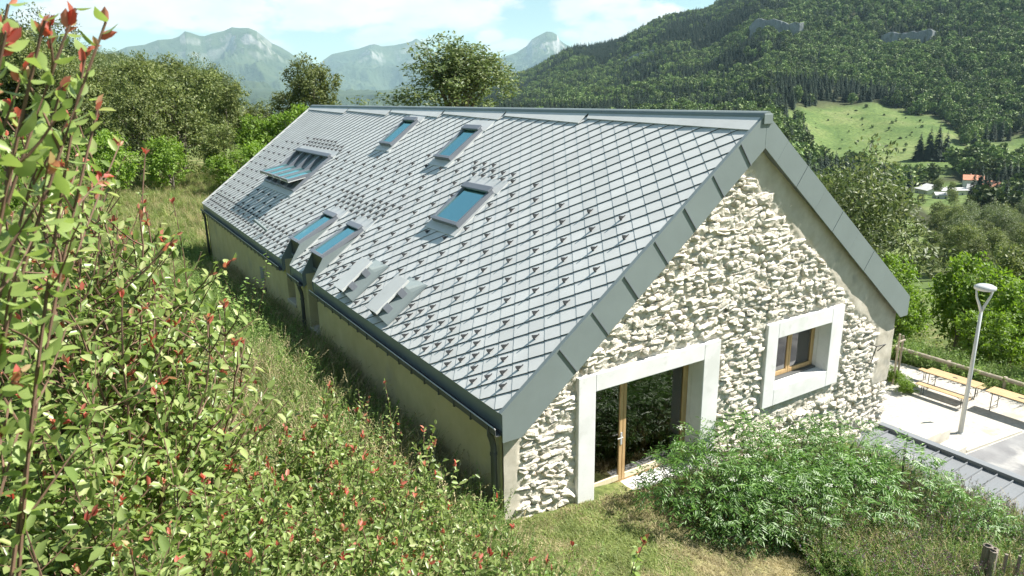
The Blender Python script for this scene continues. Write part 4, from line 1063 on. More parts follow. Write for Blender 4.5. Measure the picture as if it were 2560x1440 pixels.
# ---- plum shrubs with red shoot tips ----
def plum(seed, height=2.2, spread=0.8, n_stem=12, ll=0.066, side=13, dens=1.05, bare=0.0, tips=None):
    r = np.random.default_rng(seed); LP, LD, LN, LL = [], [], [], []; RP, RD, RN, RL = [], [], [], []; paths = []
    def shoot(p0, d0, length, rad, leafy_from, red, lsc, end=None):
        m = max(4, int(length / 0.12)); p = np.array(p0); d = np.array(d0); pts = [p.copy()]
        if end is not None:
            c1 = np.array(p0) + (end - np.array(p0)) * .5 + np.array([(p0[0] - end[0]) * .25, (p0[1] - end[1]) * .25, .12])
            pts = [(1 - t) ** 2 * np.array(p0) + 2 * t * (1 - t) * c1 + t * t * end for t in np.linspace(0, 1, m + 1)]
        for i in range(m if end is None else 0):
            d = unit(d + r.normal(0, 0.10, 3) + np.array([0, 0, 0.10])); p = p + d * length / m; pts.append(p.copy())
        paths.append((pts, [rad * (1 - 0.8 * i / m) + 0.0012 for i in range(m + 1)]))
        arr = np.array(pts); seg = np.linspace(0, m, int(length / (0.030 / dens)) + 1)
        for s in seg:
            if s / m < leafy_from: continue
            i = min(int(s), m - 1); q = arr[i] + (arr[i + 1] - arr[i]) * (s - i); ax = unit(arr[i + 1] - arr[i])
            dd = unit(ax * 0.55 + rvec(r, 1)[0] * 1.0 + np.array([0, 0, .12])); nn = unit(np.array([.2, -.1, 1.0]) + r.normal(0, .42, 3))
            young = s / m > 0.93
            LP.append(q); LD.append(dd); LN.append(nn); LL.append(ll * lsc * r.uniform(.7, 1.25) * (0.75 if young else 1))
        if red:
            ax = unit(arr[-1] - arr[-2])
            for k in range(int(r.integers(3, 7))):
                dd = unit(ax * 1.0 + rvec(r, 1)[0] * .75); RP.append(arr[-1] - ax * r.uniform(0, .05)); RD.append(dd); RN.append(unit(rvec(r, 1)[0] + [0, 0, .6])); RL.append(ll * lsc * r.uniform(.45, .85))
        return arr
    for e_ in (tips or []):
        b0 = np.array([r.normal(0, .12), r.normal(0, .12), 0]); arr = shoot(b0, None, float(np.linalg.norm(e_ - b0)), .0055, bare, True, 1.0, e_)
        for j in range(side):
            t = r.uniform(bare, .97); q = arr[int(t * (len(arr) - 1))]; dd_ = unit(unit(e_ - b0) + rvec(r, 1)[0] * .8)
            shoot(q, dd_, r.uniform(.08, .2), 0.0016, 0.02, r.random() < .35, 0.9)
    for k in range(n_stem):
        a = r.uniform(0, 6.28); tq_ = math.sqrt(r.random()) * (k > 0); rad0 = tq_ * .30 * spread; tilt = (.02 + .30 * tq_) * spread
        d = unit(np.array([math.cos(a) * tilt, math.sin(a) * tilt, 1.0])); hl = height * (1.0 - .42 * tq_ ** 2) * r.uniform(.86, 1.05)
        arr = shoot((math.cos(a) * rad0, math.sin(a) * rad0, 0), d, hl, 0.0048 * height / 2.2 + .001, max(0.10, bare), r.random() < .95, 1.0)
        for j in range(side):
            t = r.uniform(max(.18, bare), .95); q = arr[int(t * (len(arr) - 1))]; a2 = r.uniform(0, 6.28)
            shoot(q, unit(np.array([math.cos(a2), math.sin(a2), r.uniform(.2, 1.1)])), r.uniform(.18, .50) * (1.15 - t * .5) * height / 2.2, 0.0019, 0.05, r.random() < .11, 0.95)
    LV, LT = leaves(LP, np.array(LD), np.array(LN), np.array(LL), np.array(LL) * .56, 1, .2, .12)
    RV, RT = leaves(RP, np.array(RD), np.array(RN), np.array(RL), np.array(RL) * .5, 1, .3, .05)
    tb = tubes(paths, 4)
    return (mesh_from("foliage", LV, tris=LT, mats=[MATS["plum_leaf"]]), mesh_from("red_tips", RV, tris=RT, mats=[MATS["red_leaf"]]), mesh_from("stems", tb.V, tb.F, mats=[MATS["twig_bark"]]))
PLUM = [plum(100, 2.2, 1.0, 12), plum(101, 2.2, 1.15, 13), plum(102, 2.2, .75, 9), plum(103, 2.2, 1.05, 12), plum(104, 2.2, .4, 4, side=9), plum(106, 2.2, .42, 13, .042)]

def place(name, parts, loc, rotz, sc, label, catg, grp, tilt=0.0):
    root = link(name, None, None, loc, None, label, catg, grp, rot=(tilt, 0, rotz), scale=sc)
    root.empty_display_size = .2
    for nm, me in parts: link(nm, me, root, kind='stuff' if nm in ('foliage', 'red_tips', 'flower_heads') else None)
    return root
def plum_at(x, y, height, k, label, rot=None, dz=-0.05):
    f, rd, st = PLUM[k]; z = float(ground_z(x, y)) + dz
    return place("plum_shrub", (("stems", st), ("foliage", f), ("red_tips", rd)), (x, y, z), random.uniform(0, 6.28) if rot is None else rot, height / 2.2, label, "shrub", "red tipped plum shrubs on the bank")

# ---- generic crowns ----
def crown(seed, R, Hc, n_clump, per, ls, lobes=7, flat=1.0, wd=.6, shape=0, inner=0.35, droop=0.0, base=0.0, nj=.55, ub=.8):
    """clumped leaf cloud; R horizontal radius, Hc height, base = crown bottom"""
    r = np.random.default_rng(seed)
    lob = []
    for i in range(lobes):
        a = r.uniform(0, 6.28); q = r.uniform(0.15, .62); h = r.uniform(.18, .86)
        lob.append((np.array([math.cos(a) * R * q * (1.1 - .55 * h), math.sin(a) * R * q * (1.1 - .55 * h), base + Hc * h]), R * r.uniform(.34, .58) * (1.12 - .45 * h)))
    lob.append((np.array([0, 0, base + Hc * .55]), R * .6)); lob.append((np.array([0, 0, base + Hc * .82]), R * .38))
    C_ = []; O_ = []
    while len(C_) < n_clump:
        c, rad = lob[int(r.integers(len(lob)))]; d = rvec(r, 1)[0]; rr = rad * (inner + (1 - inner) * r.random() ** .45)
        p = c + d * rr * np.array([1, 1, flat * min(1.0, Hc / (2 * R) + .35)])
        if p[2] < base - .02 * Hc: continue
        C_.append(p); O_.append(d)
    C_ = np.array(C_); O_ = np.array(O_); cs = R * r.uniform(.07, .15, n_clump)
    P = np.repeat(C_, per, 0) + rvec(r, n_clump * per) * (np.repeat(cs, per) * r.random(n_clump * per) ** .4)[:, None]
    Od = np.repeat(O_, per, 0)
    D = unit(rvec(r, len(P)) + Od * .5 + np.array([0, 0, -droop])); Nn = unit(np.array([0, 0, ub]) + Od * .7 + r.normal(0, nj, P.shape))
    ln = ls * r.uniform(.65, 1.3, len(P))
    return leaves(P, D, Nn, ln, ln * wd, shape, .15, .08), C_

def tree_parts(seed, R, Hc, trunk_h, n_clump, per, ls, mat, lobes=8, wd=.6, tr=None, limbs=7):
    (V, T), C_ = crown(seed, R, Hc, n_clump, per, ls, lobes, wd=wd, base=trunk_h)
    r = np.random.default_rng(seed + 5); mb = MB(); tr = tr or R * .06
    mb.tube([(0, 0, -.4), (0, 0, .1), (.03 * R, 0, trunk_h), (.02 * R, .05 * R, trunk_h + Hc * .45), (0, .03 * R, trunk_h + Hc * .8)], [tr * 1.4, tr, tr * .8, tr * .45, tr * .12], 8, caps=False)
    for i in range(limbs):
        e = C_[int(r.integers(len(C_)))]; z0 = trunk_h + Hc * r.uniform(0, .45); s = np.array([.02 * R, 0, z0]); m_ = s + (e - s) * .5 + np.array([0, 0, .08 * Hc])
        mb.tube([s, m_, e], [tr * .42, tr * .25, tr * .06], 6, caps=False)
    return (("trunk", mesh_from("trunk", mb.V, mb.F, mats=[MATS["bark"]], smooth_shade=True)), ("crown", mesh_from("crown", V, tris=T, mats=[MATS[mat]])))

# ---- instanced ground cover helper (geometry nodes) ----
def scatter(name, protos, P, rotz, scale, pick, label=None, tilt=None, catg=None):
    """one 'stuff' object: plants instanced on points"""
    src = bpy.data.collections.new(name + "_kinds")
    for k, me in enumerate(protos):
        o = bpy.data.objects.new("%s_kind_%02d" % (name, k), me); src.objects.link(o)
    me = bpy.data.meshes.new(name); n = len(P)
    me.vertices.add(n); me.vertices.foreach_set("co", np.asarray(P, np.float32).ravel())
    rot = np.zeros((n, 3), np.float32); rot[:, 2] = rotz
    if tilt is not None: rot[:, 0] = tilt[:, 0]; rot[:, 1] = tilt[:, 1]
    a = me.attributes.new("rot", 'FLOAT_VECTOR', 'POINT'); a.data.foreach_set("vector", rot.ravel())
    a = me.attributes.new("sc", 'FLOAT', 'POINT'); a.data.foreach_set("value", np.asarray(scale, np.float32))
    a = me.attributes.new("pick", 'INT', 'POINT'); a.data.foreach_set("value", np.asarray(pick, np.int32))
    ob = link(name, me, kind='stuff', label=label, cat=catg)
    ng = bpy.data.node_groups.new(name, 'GeometryNodeTree')
    ng.interface.new_socket("Geometry", in_out='INPUT', socket_type='NodeSocketGeometry'); ng.interface.new_socket("Geometry", in_out='OUTPUT', socket_type='NodeSocketGeometry')
    gi = ng.nodes.new('NodeGroupInput'); go = ng.nodes.new('NodeGroupOutput')
    ci = ng.nodes.new('GeometryNodeCollectionInfo'); ci.inputs[0].default_value = src; ci.inputs[1].default_value = True; ci.inputs[2].default_value = True
    ip = ng.nodes.new('GeometryNodeInstanceOnPoints'); ip.inputs['Pick Instance'].default_value = True
    def att(nm, ty):
        t = ng.nodes.new('GeometryNodeInputNamedAttribute'); t.data_type = ty; t.inputs[0].default_value = nm; return t.outputs[0]
    L = ng.links.new
    L(gi.outputs[0], ip.inputs['Points']); L(ci.outputs[0], ip.inputs['Instance'])
    L(att("pick", 'INT'), ip.inputs['Instance Index']); L(att("sc", 'FLOAT'), ip.inputs['Scale'])
    e2r = ng.nodes.new('FunctionNodeEulerToRotation'); L(att("rot", 'FLOAT_VECTOR'), e2r.inputs[0]); L(e2r.outputs[0], ip.inputs['Rotation'])
    L(ip.outputs[0], go.inputs[0])
    md = ob.modifiers.new("scatter", 'NODES'); md.node_group = ng
    return ob

# ---- grass tufts and weeds ----
def tuft(seed, n, h, spread, mat, lean=.5, wd=.006, heads=0, hmat="dry_grass"):
    r = np.random.default_rng(seed); V = []; T = []; M_ = []; o = 0
    for i in range(n):
        a = r.uniform(0, 6.28); b = r.uniform(0, spread); p = np.array([math.cos(a) * b, math.sin(a) * b, -.03]); a2 = r.uniform(0, 6.28); l = r.uniform(.1, lean)
        d = np.array([math.cos(a2) * l, math.sin(a2) * l, 1.0]); hh = h * r.uniform(.5, 1.1); sd = np.array([-math.sin(a2), math.cos(a2), 0]) * wd
        mid = p + d * hh * .55; tip = p + d * hh * .9 + np.array([math.cos(a2), math.sin(a2), -.25]) * hh * l * .55
        V += [p - sd, p + sd, mid + sd * .8, mid - sd * .8, tip]; T += [(o, o + 1, o + 2), (o, o + 2, o + 3), (o + 3, o + 2, o + 4)]; o += 5; M_ += [0] * 3
        if i < heads:
            for k in range(9):
                q = tip - (tip - mid) * k * .05; e = rvec(r, 1)[0] * .012 + (tip - mid) * .06; s2 = unit(np.cross(e, [0, 0, 1.0]) + 1e-6) * .006
                V += [q, q + e * .5 + s2, q + e, q + e * .5 - s2]; T += [(o, o + 1, o + 2), (o, o + 2, o + 3)]; o += 4; M_ += [1] * 2
    return mesh_from("tuft", V, tris=T, mats=[MATS[mat], MATS[hmat]], midx=M_)
def weed(seed, h, n_stem, ll, wd, mat, spread=.12, per=26, flower=None):
    r = np.random.default_rng(seed); LP, LD, LN, LL = [], [], [], []; FP, FD, FN = [], [], []; paths = []
    for k in range(n_stem):
        a = r.uniform(0, 6.28); d = unit(np.array([math.cos(a) * .4, math.sin(a) * .4, 1])); p = np.array([math.cos(a), math.sin(a), 0]) * r.uniform(0, spread); hh = h * r.uniform(.55, 1.1); pts = [p]
        for i in range(4): d = unit(d + r.normal(0, .1, 3)); p = p + d * hh / 4; pts.append(p)
        paths.append((pts, [.004, .004, .003, .002, .001])); arr = np.array(pts)
        for j in range(per):
            t = r.uniform(.08, 1) * 3.999; i = int(t); q = arr[i] + (arr[i + 1] - arr[i]) * (t - i)
            LP.append(q); LD.append(unit(rvec(r, 1)[0] * np.array([1, 1, .5]) + [0, 0, .25])); LN.append(unit(np.array([0, 0, 1.]) + r.normal(0, .5, 3))); LL.append(ll * r.uniform(.6, 1.3) * (1.15 - t / 6))
        if flower and r.random() < .7:
            for j in range(14): FP.append(arr[-1] - (arr[-1] - arr[-2]) * r.uniform(0, .9) + rvec(r, 1)[0] * .012); FD.append(rvec(r, 1)[0]); FN.append(rvec(r, 1)[0])
    parts = [leaves(LP, np.array(LD), np.array(LN), np.array(LL), np.array(LL) * wd, 0, .15, .15)]; nl = len(parts[0][1])
    tb = tubes(paths, 3); tv = np.array(tb.V); tq = np.array(tb.F); tt = np.concatenate([tq[:, [0, 1, 2]], tq[:, [0, 2, 3]]]); parts.append((tv, tt)); midx = [0] * nl + [0] * len(tt)
    if FP: parts.append(leaves(FP, np.array(FD), np.array(FN), .02, .012, 0)); midx += [1] * len(parts[-1][1])
    V, T = cat(parts)
    return mesh_from("weed", V, tris=T, mats=[MATS[mat], MATS[flower or mat]], midx=midx)
G_GREEN = [tuft(i, 46, .34, .12, "grass_blade", .75, .0045) for i in range(3)]
G_TALL = [tuft(20 + i, 30, .62, .10, "grass_blade", .55, .0045, 7) for i in range(2)]
G_DRY = [tuft(30 + i, 26, .60, .10, "dry_grass", .55, .004, 12) for i in range(2)]
G_SHORT = [tuft(40 + i, 46, .085, .13, "grass_blade", 1.1, .0042) for i in range(2)] + [tuft(50 + i, 40, .07, .13, "dry_grass", 1.4, .004) for i in range(2)]
W_FINE = [weed(60 + i, .55, 7, .045, .42, "weed_leaf", .16, 34) for i in range(3)]
W_BROAD = [weed(70 + i, .5, 6, .075, .55, "weed_leaf", .16, 22) for i in range(2)]
W_PURPLE = [weed(80 + i, .6, 8, .05, .4, "elder_leaf", .16, 22, "purple_flower") for i in range(2)]

r = np.random.default_rng(5)
def area(n, x0, x1, y0, y1): return r.uniform(x0, x1, n), r.uniform(y0, y1, n)
def do_scatter(name, protos, x, y, sc, probs=None, label=None, catg=None):
    z = ground_z(x, y); n = len(x)
    scatter(name, protos, np.stack([x, y, z], -1), r.uniform(0, 6.28, n), sc, r.choice(len(protos), n, p=probs), label, r.normal(0, .12, (n, 2)), catg)
# bank left of the house
x, y = area(26000, -13, -0.15, -8, 34); dn = fbm(x * .45, y * .45, 3, 91)
keep = (r.random(len(x)) < np.interp(np.hypot(x - CAM[0], y - CAM[1]), [0, 6, 14, 40], [1, 1, .8, .42])) & ((x < -.35) | (r.random(len(x)) < .5))
x, y, dn = x[keep], y[keep], dn[keep]
isg = dn + r.normal(0, .10, len(x)) < np.interp(x, [-5.5, -3.5, -1.5, -.3], [.44, .56, .40, .36])
xg, yg = x[isg], y[isg]; do_scatter("bank_grass", G_GREEN + G_TALL + G_DRY, xg, yg, r.uniform(.7, 1.35, len(xg)), [.22, .22, .22, .12, .10, .07, .05], "long green grass growing over the bank beside the house", "grass")
xw, yw = x[~isg], y[~isg]; do_scatter("bank_weeds", W_FINE + W_BROAD, xw, yw, r.uniform(.7, 1.5, len(xw)) * np.interp(xw, [-6, -3, -1, -.3], [1.0, 1.0, 1.45, 1.1]), [.26, .26, .26, .11, .11], "leafy green weeds covering the bank beside the house", "weeds")
# straw along the wall foot
x = r.uniform(-1.0, -.12, 900); y = r.uniform(0.4, 24, 900); do_scatter("wall_foot_grass", G_DRY + G_TALL, x, y, r.uniform(.8, 1.8, 900), [.34, .34, .16, .16], "dry seeding grass along the foot of the shaded wall", "grass")
x = r.uniform(-4.6, -.8, 420); y = r.uniform(-4.5, 9, 420); do_scatter("seeding_grass", G_TALL + G_DRY, x, y, r.uniform(1.3, 2.2, 420), [.3, .3, .2, .2], "tall seeding grass stalks among the low shrubs", "grass")
# lawn before the gable
x, y = area(9000, -1.5, 7.5, -7.5, 0.05); kp = near_z(x, y) > -4; x, y = x[kp], y[kp]
dry = fbm(x * .7, y * .7, 3, 66) + r.normal(0, .08, len(x)) > .40
pick = np.where(dry, r.integers(2, 4, len(x)), r.integers(0, 2, len(x)))
scatter("lawn", G_SHORT, np.stack([x, y, ground_z(x, y)], -1), r.uniform(0, 6.28, len(x)), r.uniform(.8, 1.5, len(x)), pick, "short patchy half dry lawn before the gable", r.normal(0, .1, (len(x), 2)), "grass")
# rough herbs right of the lawn
x, y = area(3600, 3.2, 9.6, -7.2, -0.4); edge = 3.6 + .35 * np.sin(y * 2) - 0.45 * (y + 2.2); kp = (x > edge) & (x < 9.4) ; x, y = x[kp], y[kp]
do_scatter("rough_herbs", W_PURPLE + W_FINE + G_TALL + G_DRY, x, y, r.uniform(.6, 1.25, len(x)), [.15, .15, .13, .13, .12, .10, .10, .06, .06], "rough mixed herbs and purple flowers below the elder bushes", "herbs")
# field behind the house
x, y = area(9000, -14, 14, 30, 62); do_scatter("field_grass", G_GREEN + G_TALL + G_DRY, x, y, r.uniform(1.0, 1.9, len(x)), [.2, .2, .2, .14, .14, .06, .06], "tall pale grass in the field behind the house", "grass")
# edge growth below the terrace
x, y = area(1500, 23.3, 27, -6, 12); do_scatter("terrace_edge_weeds", W_BROAD + W_FINE, x, y, r.uniform(1.0, 1.9, len(x)), None, "leafy weeds below the timber rail", "weeds")

# ---- plum shrubs on the bank ----
SH = [(-5.58, -4.43, 4.07, 1), (-5.45, -3.93, 4.43, 0), (-5.33, -3.72, 4.46, 3), (-5.31, -3.52, 4.3, 2), (-5.26, -3.12, 4.23, 0), (-5.35, -2.62, 4.07, 3), (-5.0, -3.43, 4.01, 4), (-5.68, -2.93, 4.06, 1), (-5.35, -2.42, 4.63, 1), (-5.42, -1.92, 4.14, 3), (-5.57, -1.93, 3.86, 1), (-5.55, -0.93, 3.65, 0), (-5.64, -0.43, 3.21, 1), (-5.48, -1.43, 2.71, 3), (-5.66, -5.34, 2.55, 0), (-5.61, -4.73, 2.56, 3), (-5.55, -3.93, 2.63, 1), (-5.42, -3.72, 2.49, 0), (-5.37, -3.32, 2.34, 2), (-4.26, -2.61, 2.56, 0), (-4.01, -2.46, 2.72, 3), (-3.84, -2.08, 3.27, 4), (-3.42, -1.67, 3.07, 4), (-3.12, -1.86, 3.0, 2), (-2.73, -1.78, 2.93, 2), (-2.61, -2.26, 2.78, 4), (-2.59, -2.92, 2.6, 2), (-5.55, -6.53, 2.0, 4), (-5.58, -5.33, 1.96, 3), (-5.4, -4.72, 2.0, 1), (-5.31, -4.72, 1.93, 0), (-4.46, -4.2, 2.24, 0), (-4.04, -3.68, 2.49, 1), (-3.69, -3.57, 2.53, 0), (-3.53, -4.04, 2.41, 3), (-3.32, -4.34, 2.31, 2), (-3.13, -4.43, 2.27, 0), (-5.57, -6.24, 1.57, 1), (-5.39, -6.22, 1.63, 3), (-5.16, -6.03, 1.8, 2), (-4.91, -5.95, 1.87, 4), (-4.67, -5.59, 1.92, 0), (-4.33, -5.26, 2.05, 1), (-4.18, -5.51, 2.03, 3), (-3.9, -5.4, 2.05, 0), (-3.51, -5.13, 2.02, 2), (-3.27, -5.26, 2.04, 2), (-2.88, -5.27, 2.3, 4), (-2.64, -5.19, 2.44, 4), (-2.58, -5.62, 2.96, 4), (-2.44, -5.73, 2.55, 4)]
SH += [(-2.6, -1.6, 1.7, 0), (-2.2, -0.6, 1.6, 2), (-1.7, 0.6, 1.4, 3), (-2.7, 0.9, 1.7, 1), (-1.9, 2.2, 1.5, 0), (-1.6, -1.7, 1.5, 2), (-1.2, -3.0, 1.3, 4), (-2.0, -2.9, 1.7, 3), (-1.3, -0.6, 1.2, 4), (-3.4, -1.1, 1.9, 3), (-2.1, -4.3, 1.5, 2)]
ORD = ["first", "second", "third", "fourth", "fifth", "sixth", "seventh", "eighth", "ninth", "tenth", "eleventh", "twelfth", "thirteenth", "fourteenth", "fifteenth", "sixteenth", "seventeenth", "eighteenth", "nineteenth", "twentieth"] + ["%d%s" % (i, {1: "st", 2: "nd", 3: "rd"}.get(i % 10, "th")) for i in range(21, 60)]
def scr(x, y): d = np.array([x, y, 0]) - np.array([CAM[0], CAM[1], 0]); return (d @ CR) / max(d @ CF, .1)
def klass(x, y, hh):
    if x > -2.95 and y < -5.2: return "slender red tipped plum shoot standing over the lawn at the bottom"
    if y > -3.0 and x > -4.1: return "red tipped plum shrub in the row nearest the shaded side wall"
    if x < -4.85 and hh > 2.45: return "tall red tipped plum shrub in the thicket along the left edge"
    if x < -4.6: return "low red tipped plum shrub in the bottom left corner thicket"
    return "red tipped plum shrub in the thicket along the bottom edge"
cnt_ = {}
for (x, y, hh, k) in sorted(SH, key=lambda s: scr(s[0], s[1])):
    lb = klass(x, y, hh); cnt_[lb] = cnt_.get(lb, 0) + 1
    plum_at(x, y, hh, 5 if hh > 2.9 and k != 4 else k, lb + ", " + ORD[cnt_[lb] - 1] + " from the left")

# the shrub nearest the camera: its closest leaves are single pieces
nx, ny = -5.95, -7.55; nz_ = float(ground_z(nx, ny)) - .05; nh = 2.2
TIPS = [(-5.367, -7.439, 5.186), (-5.321, -7.603, 5.148), (-5.272, -7.439, 5.184), (-5.228, -7.411, 5.166), (-5.355, -7.414, 5.1), (-5.302, -7.271, 5.077), (-5.248, -7.197, 5.032), (-5.392, -7.179, 5.003), (-5.37, -7.64, 5.127), (-5.264, -7.343, 5.118), (-5.341, -6.97, 4.989), (-5.409, -7.511, 5.077), (-5.198, -6.717, 4.916), (-5.297, -6.668, 4.876), (-5.6, -7.2, 5.3), (-5.7, -7.0, 5.2)]
Mi = np.array([nx, ny, nz_])
f_me, rd_me, st_me = plum(105, 2.2, .5, 0, .044, 5, 1.25, .62, tips=[np.array(t) - Mi for t in TIPS])
near = place("plum_shrub", (("stems", st_me), ("red_tips", rd_me)), (nx, ny, nz_), 0.0, nh / 2.2, "tallest red tipped plum shrub closest to the viewer, reaching the top left corner", "shrub", "red tipped plum shrubs on the bank")
co = np.empty(len(f_me.vertices) * 3, np.float32); f_me.vertices.foreach_get("co", co); co = co.reshape(-1, 6, 3)
Mw = Matrix.Translation((nx, ny, nz_)) @ Matrix.Rotation(0, 4, 'Z') @ Matrix.Scale(nh / 2.2, 4); Mn = np.array(Mw)
cw = co[:, 0] @ Mn[:3, :3].T + Mn[:3, 3]; dv = cw - CAM; zc_ = dv @ CF
u_ = (dv @ CR) / zc_ / (1280 / 1746.); v_ = (dv @ CU) / zc_ / (720 / 1746.)
seen = (zc_ > .25) & (np.abs(u_) < 1.03) & (np.abs(v_) < 1.04)
od = np.argsort(np.where(seen, zc_, 99)); pick_ = od[:min(280, int(seen.sum()))]
single = np.zeros(len(co), bool); single[pick_] = True
tv = np.array([[0, 3, 2], [0, 2, 1], [0, 4, 3], [0, 5, 4]])
rest_ = co[~single].reshape(-1, 3); TT = (tv[None] + (np.arange((~single).sum()) * 6)[:, None, None]).reshape(-1, 3)
link("foliage", mesh_from("foliage", rest_, tris=TT, mats=[MATS["plum_leaf"]]), near)
LV, LT = leaves([(0, 0, 0)], np.array([[1., 0, 0]]), np.array([[0, 0, 1.]]), 1.0, .56, 1, .2, .12)
leaf_shapes = []
for s_ in range(4):
    # rounder toothed blade for close view
    t_ = np.linspace(0, 1, 8); wv = .29 * np.sin(np.pi * np.clip(t_, 0, 1) ** .8) * (1 + .06 * np.cos(t_ * 40 + s_)); cz_ = -.12 * t_ ** 2 + .02 * s_ * t_
    Vv = [(t_[i], 0, cz_[i]) for i in range(8)] + [(t_[i], wv[i], cz_[i] + .10 * wv[i] * 2) for i in range(8)] + [(t_[i], -wv[i], cz_[i] + .10 * wv[i] * 2) for i in range(8)]
    Ff = [(i, i + 1, 8 + i + 1, 8 + i) for i in range(7)] + [(i + 1, i, 16 + i, 16 + i + 1) for i in range(7)]
    leaf_shapes.append(mesh_from("leaf", Vv, Ff, smooth_shade=True, mats=[MATS["plum_leaf"]]))
for q_, i in enumerate(pick_):
    p0 = co[i, 0]; ax = co[i, 3] - p0; ln = float(np.linalg.norm(ax)); ax = ax / ln; sd_ = co[i, 1] - co[i, 5]; sd_ = sd_ / np.linalg.norm(sd_); nn = np.cross(ax, sd_)
    o = link("leaf", leaf_shapes[q_ % 4], near)
    o.matrix_basis = Matrix(((ax[0], sd_[0], nn[0], p0[0]), (ax[1], sd_[1], nn[1], p0[1]), (ax[2], sd_[2], nn[2], p0[2]), (0, 0, 0, 1))) @ Matrix.Scale(ln, 4)

# ---- elder bushes before the gable ----
def elder(seed, R, Hh, n_leaf, fl=0):
    r = np.random.default_rng(seed); P, D, Nn, Ls = [], [], [], []; paths = []; FP = []
    tips = []
    for k in range(n_leaf):
        a = r.uniform(0, 6.28); q = math.sqrt(r.random()) * R; zt_ = Hh * (1 - .45 * (q / R) ** 2) * (r.uniform(.45, 1.0) if r.random() < .6 else r.uniform(.12, .6))
        p = np.array([math.cos(a) * q, math.sin(a) * q, zt_]); out = unit(np.array([math.cos(a), math.sin(a), .25]) + r.normal(0, .5, 3))
        rl = r.uniform(.15, .26); up = np.array([0, 0, 1.0]); sd_ = unit(np.cross(out, up))
        tips.append(p)
        for j in range(4):
            t = .25 + .25 * j; b = p + out * rl * t + np.array([0, 0, -.22 * rl * t * t])
            for sg in ((-1, 1) if j < 3 else (0,)):
                d = unit(out * (.55 if sg else 1) + sd_ * sg + np.array([0, 0, -.35])); P.append(b); D.append(d); Nn.append(unit(up + r.normal(0, .25, 3) + out * .2)); Ls.append(r.uniform(.085, .13))
    for k in range(22):
        e = tips[int(r.integers(len(tips)))]; s0 = np.array([e[0] * .15, e[1] * .15, -.1]); paths.append(([s0, s0 * .5 + e * .5 + [0, 0, .1], e], [.018, .011, .004]))
    LV, LT = leaves(P, np.array(D), np.array(Nn), np.array(Ls), np.array(Ls) * .27, 0, .2, .12); tb = tubes(paths, 5)
    parts = [("stems", mesh_from("stems", tb.V, tb.F, mats=[MATS["bark"]])), ("foliage", mesh_from("foliage", LV, tris=LT, mats=[MATS["elder_leaf"]]))]
    if fl:
        FPs = []
        for k in range(fl):
            c = max(tips, key=lambda t: t[2] + r.normal(0, .3)) + np.array([r.normal(0, .1), r.normal(0, .1), .06])
            for j in range(26): FPs.append(c + np.array([r.normal(0, .045), r.normal(0, .045), r.normal(0, .008)]))
        FV, FT = leaves(FPs, rvec(r, len(FPs)) * [1, 1, .2], np.tile([0, 0, 1.], (len(FPs), 1)), .022, .018, 0); parts.append(("flower_heads", mesh_from("flower_heads", FV, tris=FT, mats=[MATS["white_flower"]])))
    return parts
ELD = [elder(1, .95, 1.75, 330, 2), elder(2, 1.05, 1.6, 350, 1), elder(3, .85, 1.35, 270, 2)]
for (x, y, k, sc, lb) in [(3.35, -1.15, 0, 1.02, "elder bush covering the foot of the glazed door"), (4.75, -0.85, 1, 1.08, "elder bush between the door and the small window"),
                          (4.6, -2.05, 0, .95, "elder bush in front of the others at the edge of the lawn"), (6.2, -1.15, 1, 1.05, "elder bush below the small window"),
                          (7.5, -1.35, 0, .95, "elder bush hiding the start of the seam metal roof"), (6.0, -2.6, 2, 1.05, "low elder bush in the middle of the herb bed"),
                          (7.6, -2.6, 2, 1.1, "low elder bush beside the seam metal roof"), (3.9, -1.9, 2, 1.0, "small elder bush shading the lawn"), (7.75, -3.9, 2, .8, "smallest elder bush nearest the picket fence")]:
    place("elder_bush", ELD[k], (x, y, float(ground_z(x, y)) - .05), random.uniform(0, 6), sc, lb, "bush", "elder bushes before the gable")

# young walnut-like sapling in front of the side wall
def sapling(seed, hh):
    r = np.random.default_rng(seed); P, D, Nn, Ls = [], [], [], []; paths = []
    for k in range(7):
        a = r.uniform(0, 6.28); d = np.array([math.cos(a) * .28, math.sin(a) * .28, 1.0]); top = hh * r.uniform(.6, 1.05); pts = [np.array([0, 0, -.1])]
        for i in range(7): d = unit(d + r.normal(0, .07, 3)); pts.append(pts[-1] + d * top / 7)
        paths.append((pts, [.014 - .0017 * i for i in range(8)])); arr = np.array(pts)
        for t in np.arange(1.5, 7, .22):
            i = min(int(t), 6); q = arr[i] + (arr[i + 1] - arr[i]) * (t - i); a2 = r.uniform(0, 6.28); P.append(q); D.append(unit(np.array([math.cos(a2), math.sin(a2), -.1]))); Nn.append(unit(np.array([0, 0, 1.]) + r.normal(0, .3, 3))); Ls.append(r.uniform(.09, .15))
    LV, LT = leaves(P, np.array(D), np.array(Nn), np.array(Ls), np.array(Ls) * .6, 1, .12, .25); tb = tubes(paths, 5)
    return [("stems", mesh_from("stems", tb.V, tb.F, mats=[MATS["twig_bark"]])), ("foliage", mesh_from("foliage", LV, tris=LT, mats=[MATS["weed_leaf"]]))]
sp = sapling(9, 2.6)
place("sapling", sp, (-1.6, 11.9, float(ground_z(-1.6, 11.9))), .4, 1.15, "slim broad leaved sapling in front of the shaded side wall", "sapling", None)

